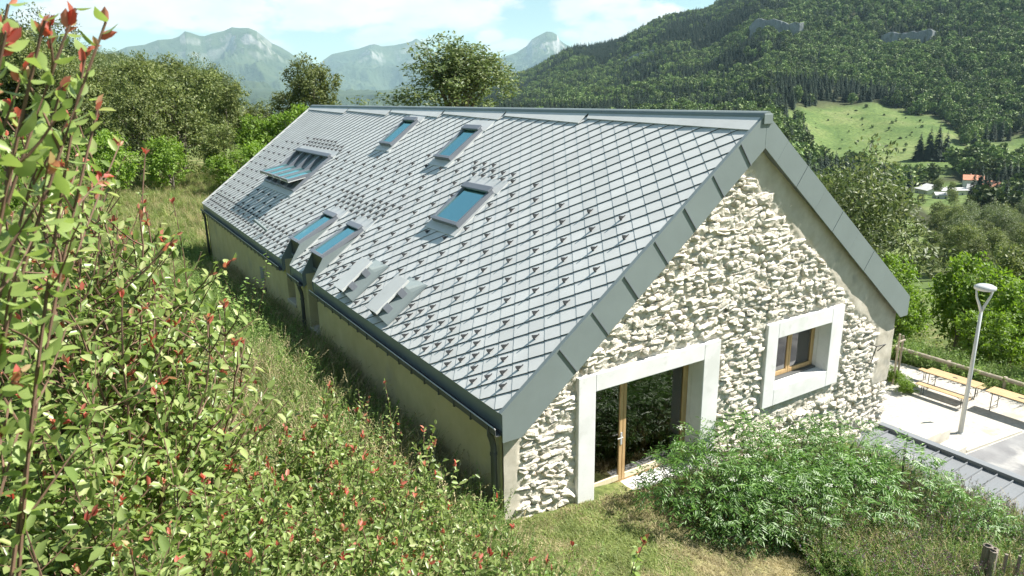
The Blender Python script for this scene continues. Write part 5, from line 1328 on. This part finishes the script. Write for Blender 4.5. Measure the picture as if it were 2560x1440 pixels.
# ---- trees near the house ----
T_ASH = tree_parts(41, 6.6, 10.3, 3.0, 400, 30, .34, "ash_leaf", 11, .45, .34, 16)
T_ROUND = tree_parts(42, 4.3, 7.6, 2.3, 300, 26, .27, "tree_leaf", 9, .5, .24, 8)
T_BUSHY = tree_parts(43, 4.2, 7.4, .35, 300, 24, .25, "tree_leaf", 9, .5, .2, 8)
T_TALL = tree_parts(44, 3.2, 7.8, .7, 240, 24, .25, "tree_leaf", 8, .5, .18, 8)
T_BRIGHT = tree_parts(45, 2.2, 3.6, .5, 200, 24, .17, "bright_leaf", 7, .5, .1, 7)
T_ASHR = tree_parts(46, 5.6, 8.6, 2.0, 380, 28, .28, "ash_leaf", 11, .42, .3, 12)
T_LOW = tree_parts(47, 1.7, 2.3, .25, 190, 24, .13, "bright_leaf", 7, .5, .06, 6)
def tree_at(nm, T_, x, y, sc, label, catg="tree", grp=None, rz=None, sz=1.0, dz=-.2):
    o = place(nm, T_, (x, y, float(ground_z(x, y)) + dz), random.uniform(0, 6.28) if rz is None else rz, (sc, sc, sc * sz), label, catg, grp); return o
tree_at("ash_tree", T_ASH, 30.6, 60.3, 1.6, "tall spreading ash tree rising above the ridge against the mountains", sz=.60)
tree_at("round_tree", T_ROUND, 15.5, 60.0, 1.0, "rounded brownish green tree behind the far end of the ridge")
g1 = "trees lining the field behind the house"
for (x, y, T_, sc, sz, lb) in [(2.9, 56.6, T_BUSHY, 1.08, 1.0, "broad bushy tree, largest of the tree line left of the house"), (-0.6, 53.2, T_BUSHY, .95, 1.05, "bushy tree at the left end of the field tree line"), (7.5, 59.9, T_TALL, 1.0, .95, "narrow darker tree in the tree line just left of the roof"),
                           (10.6, 61.3, T_BUSHY, .9, .85, "low bushy tree touching the back end of the roof"), (5.2, 51.0, T_TALL, .75, .82, "small tree in front of the tree line beside the field"), (11.9, 53.2, T_BRIGHT, 1.75, 1.0, "light green bush beside the back corner of the roof"),
                           (8.2, 53.5, T_BRIGHT, 1.5, .95, "light green bush behind the metal flue"), (-4.5, 61.0, T_BUSHY, 1.05, 1.05, "dense tree half hidden behind the near plum shrub"), (13.6, 64.0, T_TALL, .95, .9, "dark tree between the round tree and the tree line"),
                           (19.3, 63.0, T_BUSHY, .8, .8, "low tree showing between the round tree and the ash"), (1.0, 49.5, T_BRIGHT, 1.3, .9, "round bush in front of the largest field tree"), (-3.2, 47.5, T_BRIGHT, 1.35, .95, "round bush at the left end of the field"), (4.6, 47.6, T_LOW, 1.5, 1.0, "low bush at the field edge left of the flue"), (7.0, 49.0, T_LOW, 1.7, 1.0, "low bush at the field edge just left of the roof corner")]:
    bush_ = T_ in (T_BRIGHT, T_LOW)
    tree_at("field_bush" if bush_ else "field_tree", T_, x, y, sc, lb, "bush" if bush_ else "tree", g1, sz=sz, dz=-.9 if bush_ else -.2)
rr_ = np.random.default_rng(77)
for k, az in enumerate(np.sort(rr_.uniform(-7, 8.5, 26))):
    R_ = rr_.uniform(66, 150); x, y = CAM[0] + R_ * math.sin(math.radians(az)), CAM[1] + R_ * math.cos(math.radians(az))
    tree_at("hillside_tree", [T_BUSHY, T_TALL, T_ROUND][k % 3], x, y, rr_.uniform(.85, 1.25), "tree in the wood on the left hillside behind the plum thicket, " + ORD[k] + " from the left", "tree", "trees on the left hillside")
for k, x in enumerate(np.sort(rr_.uniform(-17, -7, 12))):
    y = 26 + rr_.uniform(0, 24)
    tree_at("bank_bush", T_BRIGHT, x, y, rr_.uniform(.7, 1.2), "green bush on the upper bank behind the plum thicket, " + ORD[k] + " from the left", "bush", "bushes on the upper bank")
# right, below the terrace
tree_at("ash_tree", T_ASHR, 33.0, 14.7, 1.12, "pale green ash tree standing beyond the right verge of the roof", sz=1.0)
tree_at("ash_tree", T_ASHR, 37.5, 20.5, .95, "dark ash tree behind the pale ash on the right", rz=2.2)
gb = "bushes below the terrace"
for (x, y, T_, sc, sz, lb) in [(27.6, 9.4, T_BRIGHT, 1.0, 1.15, "yellow green bush beyond the lower end of the right verge"), (25.6, 7.6, T_LOW, 1.1, 1.1, "low bright bush behind the tree stakes"), (31.3, 7.4, T_BRIGHT, 1.35, 1.1, "tall green bush behind the lamp head"),
                           (34.4, 6.2, T_TALL, 1.0, .95, "dark green tree at the right edge behind the lamp"), (26.6, 4.2, T_LOW, 1.2, 1.0, "low bush behind the first table"), (26.4, 1.4, T_LOW, 1.25, .95, "low bush behind the second table"),
                           (29.2, 2.2, T_BRIGHT, 1.1, .9, "rounded bush rising behind the two tables"), (30.5, 4.6, T_BRIGHT, 1.25, 1.0, "large bush between the lamp post and the dark tree"), (33.0, 0.6, T_TALL, .8, .8, "dark tree cut by the right edge above the tables"),
                           (28.4, 12.6, T_BRIGHT, 1.2, 1.0, "bush just right of the roof verge end"), (38, 9, T_BUSHY, .95, .9, "broad dark tree behind the lamp head"), (42, 16, T_BUSHY, 1.0, .9, "broad tree right of the pale ash"), (44, 8, T_BUSHY, 1.0, .95, "broad tree at the right edge below the village")]:
    tree_at("terrace_bush" if T_ in (T_LOW, T_BRIGHT) else "slope_tree", T_, x, y, sc, lb, "bush" if T_ in (T_LOW, T_BRIGHT) else "tree", gb, sz=sz)
for (x, y, lb) in ((20.3, 4.1, "small leafy bush at the foot of the tree stakes"), (20.9, 4.9, "small leafy bush between the stakes and the far bench")):
    place("low_bush", T_LOW[1:], (x, y, TERR_Z - .35), random.uniform(0, 6), (.38, .38, .36), lb, "bush", "small bushes on the terrace")

# ================================================================== the valley, woods, village
def far_broad(seed):
    (V, T), _ = crown(seed, 5.2, 9.0, 100, 6, 1.35, 8, wd=.8, base=1.2, inner=.78, nj=.20, ub=.22)
    mb = MB(); mb.tube([(0, 0, -2), (0, 0, 6)], [.3, .15], 5, caps=False); tq = np.array(mb.F); tt = np.concatenate([tq[:, [0, 1, 2]], tq[:, [0, 2, 3]]])
    nl = len(T); V, T = cat([(V, T), (np.array(mb.V), tt)])
    return mesh_from("broadleaf", V, tris=T, mats=[MATS["wood_leaf"], MATS["bark"]], midx=[0] * nl + [1] * len(tt))
def far_conifer(seed, hh=20, R=4.0):
    r = np.random.default_rng(seed); P, D, Nn, Ls = [], [], [], []
    for k in range(34):
        t = k / 33; z_ = 1.2 + t * (hh - 1.6); rr = R * (1 - t) ** .8 + .25
        for j in range(int(6 + 12 * (1 - t))):
            a = r.uniform(0, 6.28); d = np.array([math.cos(a), math.sin(a), -.35]); P.append((math.cos(a) * rr * .12, math.sin(a) * rr * .12, z_ + r.uniform(-.4, .4))); D.append(d); Nn.append((math.cos(a) * .5, math.sin(a) * .5, 1)); Ls.append(rr * r.uniform(.75, 1.2))
    V, T = leaves(P, np.array(D), np.array(Nn), np.array(Ls), np.array(Ls) * .42, 0, -.15, .1)
    mb = MB(); mb.tube([(0, 0, -2), (0, 0, hh * .97)], [.35, .05], 5, caps=False); tq = np.array(mb.F); tt = np.concatenate([tq[:, [0, 1, 2]], tq[:, [0, 2, 3]]]); nl = len(T)
    V, T = cat([(V, T), (np.array(mb.V), tt)])
    return mesh_from("conifer", V, tris=T, mats=[MATS["conifer_leaf"], MATS["bark"]], midx=[0] * nl + [1] * len(tt))
FB = [far_broad(500 + i) for i in range(4)]; FC = [far_conifer(510), far_conifer(511, 22, 3.6), far_conifer(512, 17, 4.2)]
r = np.random.default_rng(15)
# cliffs: bare limestone bands on the slope
surf("limestone", (0.15, 0.165, 0.17), (0.27, 0.285, 0.29), scale=0.06, rough=0.9, bump=0.6, bscale=.5, spec=.1, extra=[(.12, .55, .68, (.14, .16, .13))], stretch=(1, 1, .35), bdist=2.0)
CLIFFS = [((1288, 1081), (1340, 982), 36, 0), ((1385, 837), (1424, 753), 28, 3), ((1356, 1560), (1380, 1458), 18, 6)]
for (p0, p1, hh, sd_) in CLIFFS:
    p0 = np.array(p0, float); p1 = np.array(p1, float); wd_ = np.linalg.norm(p1 - p0); t_ = (p1 - p0) / wd_; nn = np.array([t_[1], -t_[0]])
    if nn @ (CAM[:2] - p0) < 0: nn = -nn
    S_, Q_ = np.meshgrid(np.linspace(0, wd_, 70), np.linspace(-8, hh, 34))
    disp = 8 * fbm(S_ * .07, Q_ * .012, 4, 140 + sd_, ridge=True) + 3 * fbm(S_ * .25, Q_ * .12, 3, 150 + sd_) + 4 - 9 * smooth(.86, 1.0, np.abs(2 * S_ / wd_ - 1)) - .12 * np.maximum(Q_, 0)
    topf = hh * (.62 + .38 * fbm(S_ * .05, S_ * 0, 3, 160 + sd_))
    X = p0[0] + t_[0] * S_ + nn[0] * disp; Y = p0[1] + t_[1] * S_ + nn[1] * disp
    base = ground_z(p0[0] + t_[0] * S_, p0[1] + t_[1] * S_); Zc = base + np.minimum(Q_, topf); back = np.maximum(Q_ - topf, 0)
    X = X - nn[0] * back * 2.2; Y = Y - nn[1] * back * 2.2
    ix = np.arange(X.size).reshape(X.shape); q = np.stack([ix[:-1, :-1], ix[:-1, 1:], ix[1:, 1:], ix[1:, :-1]], -1).reshape(-1, 4)
    link("cliff", mesh_from("cliff", np.stack([X, Y, Zc], -1).reshape(-1, 3), quads=q, mats=[MATS["limestone"]]), kind='structure')
def near_cliff(x, y):
    m_ = np.zeros(len(x), bool)
    for (p0, p1, hh, sd_) in CLIFFS:
        p0 = np.array(p0, float); p1 = np.array(p1, float); c = (p0 + p1) / 2; wd_ = np.linalg.norm(p1 - p0); t_ = (p1 - p0) / wd_; nn = np.array([t_[1], -t_[0]])
        if nn @ (CAM[:2] - p0) < 0: nn = -nn
        a = (x - c[0]) * t_[0] + (y - c[1]) * t_[1]; b_ = (x - c[0]) * nn[0] + (y - c[1]) * nn[1]
        m_ |= (np.abs(a) < wd_ * .52) & (b_ > 0) & (b_ < 18)
    return m_
# woods
n = 40000
az = r.uniform(28, 73, n); R_ = np.sqrt(r.uniform(150 ** 2, 3350 ** 2, n)); md_ = meadow(az, R_)
kp = (md_ < -.05 + r.normal(0, .07, n)) & (r.random(n) < np.interp(R_, [150, 500, 1200, 2500, 3400], [1, 1, 1, .75, .6])) & ((R_ > 260) | (az > 50)) & ((R_ > 900) | (az > 44))
vil = (((az - 63.9) / 3.4) ** 2 + ((R_ - 570) / 190) ** 2 < 1) & (r.random(n) < .94); kp &= ~vil
az, R_ = az[kp], R_[kp]; x = CAM[0] + R_ * np.sin(np.radians(az)); y = CAM[1] + R_ * np.cos(np.radians(az)); z = ground_z(x, y)
kc = ~near_cliff(x, y); az, R_, x, y, z = az[kc], R_[kc], x[kc], y[kc], z[kc]
con = (fbm(x * .006, y * .006, 4, 121) + r.normal(0, .07, len(x))) > np.interp(az, [30, 48, 60, 70], [.44, .50, .53, .56])
con &= R_ > 420
pick = np.where(con, 4 + r.integers(0, 3, len(x)), r.integers(0, 4, len(x)))
sc = np.where(con, r.uniform(.85, 1.4, len(x)), r.uniform(1.15, 2.15, len(x)))
az_2 = r.uniform(-16, 10, 7000); R_2 = np.sqrt(r.uniform(120 ** 2, 900 ** 2, 7000)); x2 = CAM[0] + R_2 * np.sin(np.radians(az_2)); y2 = CAM[1] + R_2 * np.cos(np.radians(az_2))
P = np.concatenate([np.stack([x, y, z], -1), np.stack([x2, y2, ground_z(x2, y2)], -1)])
pick = np.concatenate([pick, r.integers(0, 4, 7000)]); sc = np.concatenate([sc, r.uniform(.6, 1.1, 7000)])
Rp = np.hypot(P[:, 0] - CAM[0], P[:, 1] - CAM[1]); cl = Rp < 430
FINE = [T_BUSHY[1][1], T_ROUND[1][1], T_ASHR[1][1], T_TALL[1][1]]
kq = r.choice(int(cl.sum()), size=int(cl.sum() * .9), replace=False); Pc = P[cl][kq]; sc_c = r.uniform(1.0, 1.7, len(Pc))
scatter("valley_wood", FINE, Pc - np.array([0, 0, 1.2]), r.uniform(0, 6.28, len(Pc)), sc_c, r.integers(0, 4, len(Pc)), "nearer broadleaf wood on the slopes beside the valley", None, "wood")
P, sc, pick = P[~cl], sc[~cl], pick[~cl]
scatter("hillside_wood", FB + FC, P, r.uniform(0, 6.28, len(P)), sc, pick, "dense mixed wood of broadleaf and conifer trees on the far slopes", None, "wood")

def solo(nm, me, x, y, sc, label, catg, grp, sz=1.0, z=None):
    return link(nm, me, None, (x, y, float(ground_z(x, y)) - .3), None, label, catg, grp, rot=(0, 0, random.uniform(0, 6.28)), scale=(sc, sc, sc * sz))
for (x, y, sc, sz, k, lb) in [(743.9, 372.6, 2.1, .95, 0, "tallest dark conifer standing alone on the far meadow"), (731.9, 384, 1.9, .9, 2, "dark conifer just left of the tallest meadow conifer"), (738, 378, 2.0, 1.0, 2, "dark conifer between the two lone meadow conifers"), (751, 368, 1.9, .95, 2, "dark conifer just right of the tallest meadow conifer"),
                          (813, 361, 1.9, 1.0, 0, "dark conifer at the right end of the far meadow"), (806, 368, 1.7, 1.0, 2, "smaller dark conifer at the right end of the far meadow"), (927.6, 396.5, 1.35, 1.0, 1, "dark conifer at the upper right corner of the far meadow"), (918, 402, 1.2, 1.0, 0, "conifer beside the upper right corner of the far meadow")]:
    solo("conifer_tree", FC[k], x, y, sc, lb, "conifer", "conifers on the far meadow", sz)
MB_ = [(870.2, 499.1), (906.4, 511.9), (875.4, 524.5), (895.4, 510.5), (894.2, 471.3), (930.8, 494.5), (792.5, 472.0), (792.5, 489.6), (756.4, 458.6), (740.5, 435.0), (746.8, 481.9), (697.5, 437.5), (753.8, 411.8), (768.6, 429.2), (860.6, 466.4), (845.3, 469.3), (688.0, 452.1), (732.0, 492.2), (707.3, 409.9), (741.9, 420.0), (796.2, 434.0), (892.6, 550.1), (943.9, 578.2), (923.8, 579.7), (898.6, 574.7), (927.5, 444.8), (928.2, 541.8)]
MBX = [(x, y, r.uniform(.28, .62), .8) for x, y in MB_]
for i in range(40):
    a_ = math.radians(r.uniform(55, 63.5)); q_ = r.uniform(830, 1080)
    MBX.append((CAM[0] + q_ * math.sin(a_), CAM[1] + q_ * math.cos(a_), r.uniform(.12, .3), .7))
cnt2 = {}
for i, (x, y, s_, z_) in enumerate(sorted(MBX, key=lambda t: scr(t[0], t[1]))):
    lb = "%s dark bush on the %s far meadow" % ("large" if s_ > .45 else "small" if s_ > .22 else "tiny", "upper" if math.hypot(x - CAM[0], y - CAM[1]) > 960 else "lower")
    cnt2[lb] = cnt2.get(lb, 0) + 1
    solo("meadow_bush", FB[i % 4], x, y, s_, lb + ", " + ORD[cnt2[lb] - 1] + " from the left", "bush", "bushes on the far meadow", z_)
for (x, y, sc, lb) in [(979.7, 538.9, 1.5, "wide dark bush at the top edge of the far meadow"), (997.2, 581.5, 1.4, "tall rounded tree above the top of the far meadow"), (1005.9, 577.8, .8, "small pale tree at the top of the far meadow")]:
    solo("meadow_tree", FB[1], x, y, sc, lb, "tree", "trees at the top of the far meadow", .85)
LT_ = [(570.1, 371.6), (576.8, 364.4), (595.3, 360.6), (610.2, 356.1), (645.2, 356.1), (646.2, 323.8), (723.4, 346.0), (714.9, 327.3), (684.7, 302.4), (688.9, 288.2), (830.8, 336.5), (541.7, 255), (491.2, 214.4), (498.3, 208.1), (514.5, 251.8), (468.0, 237.9), (566.6, 225.4), (646.5, 251.2), (314.2, 135.8), (390.3, 163.7), (429.8, 169.3), (480.8, 224.1), (625.1, 326.1), (625.2, 337.0)]
for i, (x, y) in enumerate(sorted(LT_, key=lambda t: scr(t[0], t[1]))):
    solo("valley_tree", FINE[i % 4], x, y, r.uniform(1.0, 1.6), "rounded tree on the valley floor between meadow and village, " + ORD[i] + " from the left", "tree", "trees on the valley floor")

# ---- village houses ----
surf("far_render", (0.68, 0.65, 0.58), (0.78, 0.75, 0.68), scale=.5, rough=.9)
surf("red_roof", (0.42, 0.17, 0.10), (0.52, 0.24, 0.15), scale=.6, rough=.9, bump=.4, bscale=4)
surf("grey_roof", (0.40, 0.40, 0.39), (0.50, 0.50, 0.49), scale=.6, rough=.8)
surf("far_window", (0.04, 0.05, 0.06), (0.07, 0.08, 0.09), rough=.2)
def cottage(x, y, w, d, hh, rh, rz, roof, label):
    z = float(ground_z(x, y)); root = link("village_house", None, None, (x, y, z - .5), None, label, "house", "houses in the valley village", rot=(0, 0, rz))
    s = MB(); s.box((-w / 2, -d / 2, -1.5), (w / 2, d / 2, hh)); s.prism([(-w / 2, -d / 2, hh), (w / 2, -d / 2, hh), (0, -d / 2, hh + rh)], (0, d, 0)); s.build("wall", MATS["far_render"], root)
    s = MB(); e = .7
    for sg in (-1, 1):
        s.hexa([(0, -d / 2 - e, hh + rh), (sg * (w / 2 + e), -d / 2 - e, hh - e * rh / (w / 2)), (sg * (w / 2 + e), d / 2 + e, hh - e * rh / (w / 2)), (0, d / 2 + e, hh + rh),
                (0, -d / 2 - e, hh + rh + .3), (sg * (w / 2 + e), -d / 2 - e, hh - e * rh / (w / 2) + .3), (sg * (w / 2 + e), d / 2 + e, hh - e * rh / (w / 2) + .3), (0, d / 2 + e, hh + rh + .3)])
    ro = s.build("roof", MATS[roof], root)
    s = MB(); s.box((w * .15, d * .1, hh + rh * .3), (w * .15 + .7, d * .1 + .7, hh + rh + .9)); s.build("chimney", MATS["far_render"], ro)
    for sx in (-.28, .0, .28):
        for side in (-1, 1):
            s = MB(); s.box((w * sx - .5, side * d / 2 - .05, .9), (w * sx + .5, side * d / 2 + .05, 2.3)); s.build("window", MATS["far_window"], root)
    for sy in (-.3, .3):
        for side in (-1, 1):
            s = MB(); s.box((side * w / 2 - .05, d * sy - .5, .9), (side * w / 2 + .05, d * sy + .5, 2.3)); s.build("window", MATS["far_window"], root)
cottage(637.2, 285.9, 17, 14, 6.0, 3.2, .5, "red_roof", "cream village house with a red tiled roof, highest in the valley")
cottage(580.4, 288.6, 19, 16, 4.4, 3.4, -.5, "grey_roof", "village house with a pale grey hipped looking roof on the left")
cottage(568.9, 269.2, 11, 20, 4.4, 1.4, 1.0, "grey_roof", "long low village building with a pale grey roof in the middle")
cottage(599.8, 250.9, 18, 14, 4.8, 3.6, -.3, "red_roof", "village house with a weathered red roof on the right")
cottage(588, 262, 8, 8, 4.2, 2.6, .4, "grey_roof", "small pale gabled village house beside the red roofed one")
cottage(540, 262, 8, 8, 3.4, 1.6, .8, "grey_roof", "small grey roofed village building half hidden by trees")

# ================================================================== mountains
M1 = [(0.45, 2.13), (2.4, 2.79), (3.74, 3.17), (4.6, 3.54), (5.67, 3.69), (6.6, 4.02), (7.5, 4.11), (7.98, 4.28), (8.39, 4.63), (8.84, 4.51), (9.34, 4.33), (9.65, 4.33), (10.15, 4.5), (10.97, 4.7), (11.51, 4.95), (12.08, 4.91), (12.68, 4.92), (13.15, 4.73), (13.67, 4.33), (14.18, 3.89), (14.72, 3.64), (15.31, 3.28), (15.57, 3.08), (16.35, 2.71), (17.45, 1.99), (18.85, 1.1), (20.3, 0.34)]
M2 = [(14.38, 0.28), (16.21, 1.27), (17.77, 2.71), (18.42, 3.13), (19.02, 3.25), (20.38, 3.5), (21.29, 3.79), (21.63, 3.84), (22.19, 3.67), (23.1, 3.75), (23.87, 3.89), (24.48, 4.03), (24.8, 4.23), (25.15, 4.03), (25.69, 3.68), (26.58, 2.94), (29.04, 2.32), (31.21, 1.39), (32.77, 0.61)]
M3 = [(28.09, 1.88), (29.66, 2.31), (31.39, 2.79), (31.71, 2.87), (32.49, 3.1), (33.33, 3.59), (33.74, 4.08), (34.36, 4.38), (34.86, 4.61), (35.29, 4.57), (35.69, 4.36), (35.81, 4.04), (36.21, 3.74), (36.68, 3.47), (37.05, 3.25), (37.76, 3.42), (38.22, 3.55), (38.68, 3.4), (40.53, 2.71), (43.6, 1.47)]
m, N, L = nodes_of("mountain")
g = N("ShaderNodeNewGeometry"); sx_ = N("ShaderNodeSeparateXYZ"); L(g.outputs['Normal'], sx_.inputs[0]); px_ = N("ShaderNodeSeparateXYZ"); L(g.outputs['Position'], px_.inputs[0])
nz1 = N("ShaderNodeTexNoise", i_Scale=.0022, i_Detail=9, i_Roughness=.62); L(g.outputs['Position'], nz1.inputs['Vector'])
fr_ = ramp(N, [(.35, (.035, .055, .026)), (.65, (.075, .095, .045))]); L(nz1.outputs['Fac'], fr_.inputs[0])
rk = ramp(N, [(.3, (.26, .25, .24)), (.7, (.46, .44, .41))]); L(nz1.outputs['Fac'], rk.inputs[0])
mr1 = N("ShaderNodeMapRange"); mr1.inputs[1].default_value = .80; mr1.inputs[2].default_value = .62; L(sx_.outputs[2], mr1.inputs[0])
mr2 = N("ShaderNodeMapRange"); mr2.inputs[1].default_value = 620; mr2.inputs[2].default_value = 1150; L(px_.outputs[2], mr2.inputs[0])
ad = N("ShaderNodeMath", operation='MULTIPLY'); L(mr1.outputs[0], ad.inputs[0]); L(mr2.outputs[0], ad.inputs[1])
mx = N("ShaderNodeMix", data_type='RGBA'); L(ad.outputs[0], mx.inputs[0]); L(fr_.outputs[0], mx.inputs[6]); L(rk.outputs[0], mx.inputs[7])
b = N("ShaderNodeBsdfPrincipled"); b.inputs['Roughness'].default_value = 1; b.inputs['Specular IOR Level'].default_value = .05; L(mx.outputs[2], b.inputs['Base Color'])
nb = N("ShaderNodeTexNoise", i_Scale=.008, i_Detail=9, i_Roughness=.7); L(g.outputs['Position'], nb.inputs['Vector']); bp = N("ShaderNodeBump", i_Strength=1., i_Distance=60.); L(nb.outputs['Fac'], bp.inputs['Height']); L(bp.outputs[0], b.inputs['Normal'])
o_ = N("ShaderNodeOutputMaterial"); L(b.outputs[0], o_.inputs[0])
def massif(name, sil, Rc, seed, wid=4200, back=3500):
    a0, a1 = sil[0][0] - 4, sil[-1][0] + 4
    A_ = np.arange(a0, a1, .06); t = np.concatenate([np.linspace(-1, 0, 110), np.linspace(0, 1, 30)[1:]])
    el = np.interp(A_, [a0] + [s[0] for s in sil] + [a1], [sil[0][1] - 2.2] + [s[1] for s in sil] + [sil[-1][1] - 2.2])
    top = CAM[2] + Rc * np.tan(np.radians(el))
    AA, TT = np.meshgrid(A_, t); TOP = np.broadcast_to(top, AA.shape)
    RR_ = Rc + np.where(TT < 0, TT * wid, TT * back)
    X = CAM[0] + RR_ * np.sin(np.radians(AA)); Y = CAM[1] + RR_ * np.cos(np.radians(AA))
    s_ = np.abs(TT); foot = -250.0
    prof = (1 - s_) ** 1.25 * .75 + (1 - s_) ** 3.5 * .25
    # spurs and gullies running down the slope
    ns = fbm(X * .0008, Y * .0008, 6, seed, .52, ridge=True) - .62
    Z = foot + (TOP - foot) * prof + ns * 850 * np.clip(s_ * 6, 0, 1) * np.clip((1 - s_) * 3, 0, 1) 
    lim = CAM[2] + (TOP - CAM[2]) * (RR_ / Rc)
    Z = np.where(TT < 0, np.minimum(Z, lim - 3 - 120 * s_), Z)
    na_ = len(A_); nt_ = len(t); ix = np.arange(nt_ * na_).reshape(nt_, na_)
    q = np.stack([ix[:-1, :-1], ix[:-1, 1:], ix[1:, 1:], ix[1:, :-1]], -1).reshape(-1, 4)[:, ::-1]
    link(name, mesh_from(name, np.stack([X, Y, Z], -1).reshape(-1, 3), quads=q, smooth_shade=True, mats=[MATS["mountain"]]), kind='structure')
massif("mountain", M1, 16000, 201, 6200, 4500); massif("mountain", M2, 19500, 211, 6500, 4000); massif("mountain", M3, 18000, 221, 5400, 4500)
# nearer foothills between the massifs and the valley
massif("hills", [(-6, 2.6), (0, 2.2), (6, 1.6), (10, .9), (14, .6), (19, .3), (24, .55), (30, .7), (36, .2)], 9500, 231, 3500, 2500)

# ================================================================== air
hz_ = MB(); hz_.box((-25000, -25000, -600), (25000, 25000, 1500))
m, N, L = nodes_of("haze")
pv = N("ShaderNodeVolumePrincipled"); pv.inputs['Color'].default_value = (0.60, 0.88, 1.0, 1); pv.inputs['Density'].default_value = 3.5e-5; pv.inputs['Anisotropy'].default_value = 0.0
o_ = N("ShaderNodeOutputMaterial"); L(pv.outputs[0], o_.inputs['Volume'])
hz_.build("haze", MATS["haze"], None, kind='stuff')
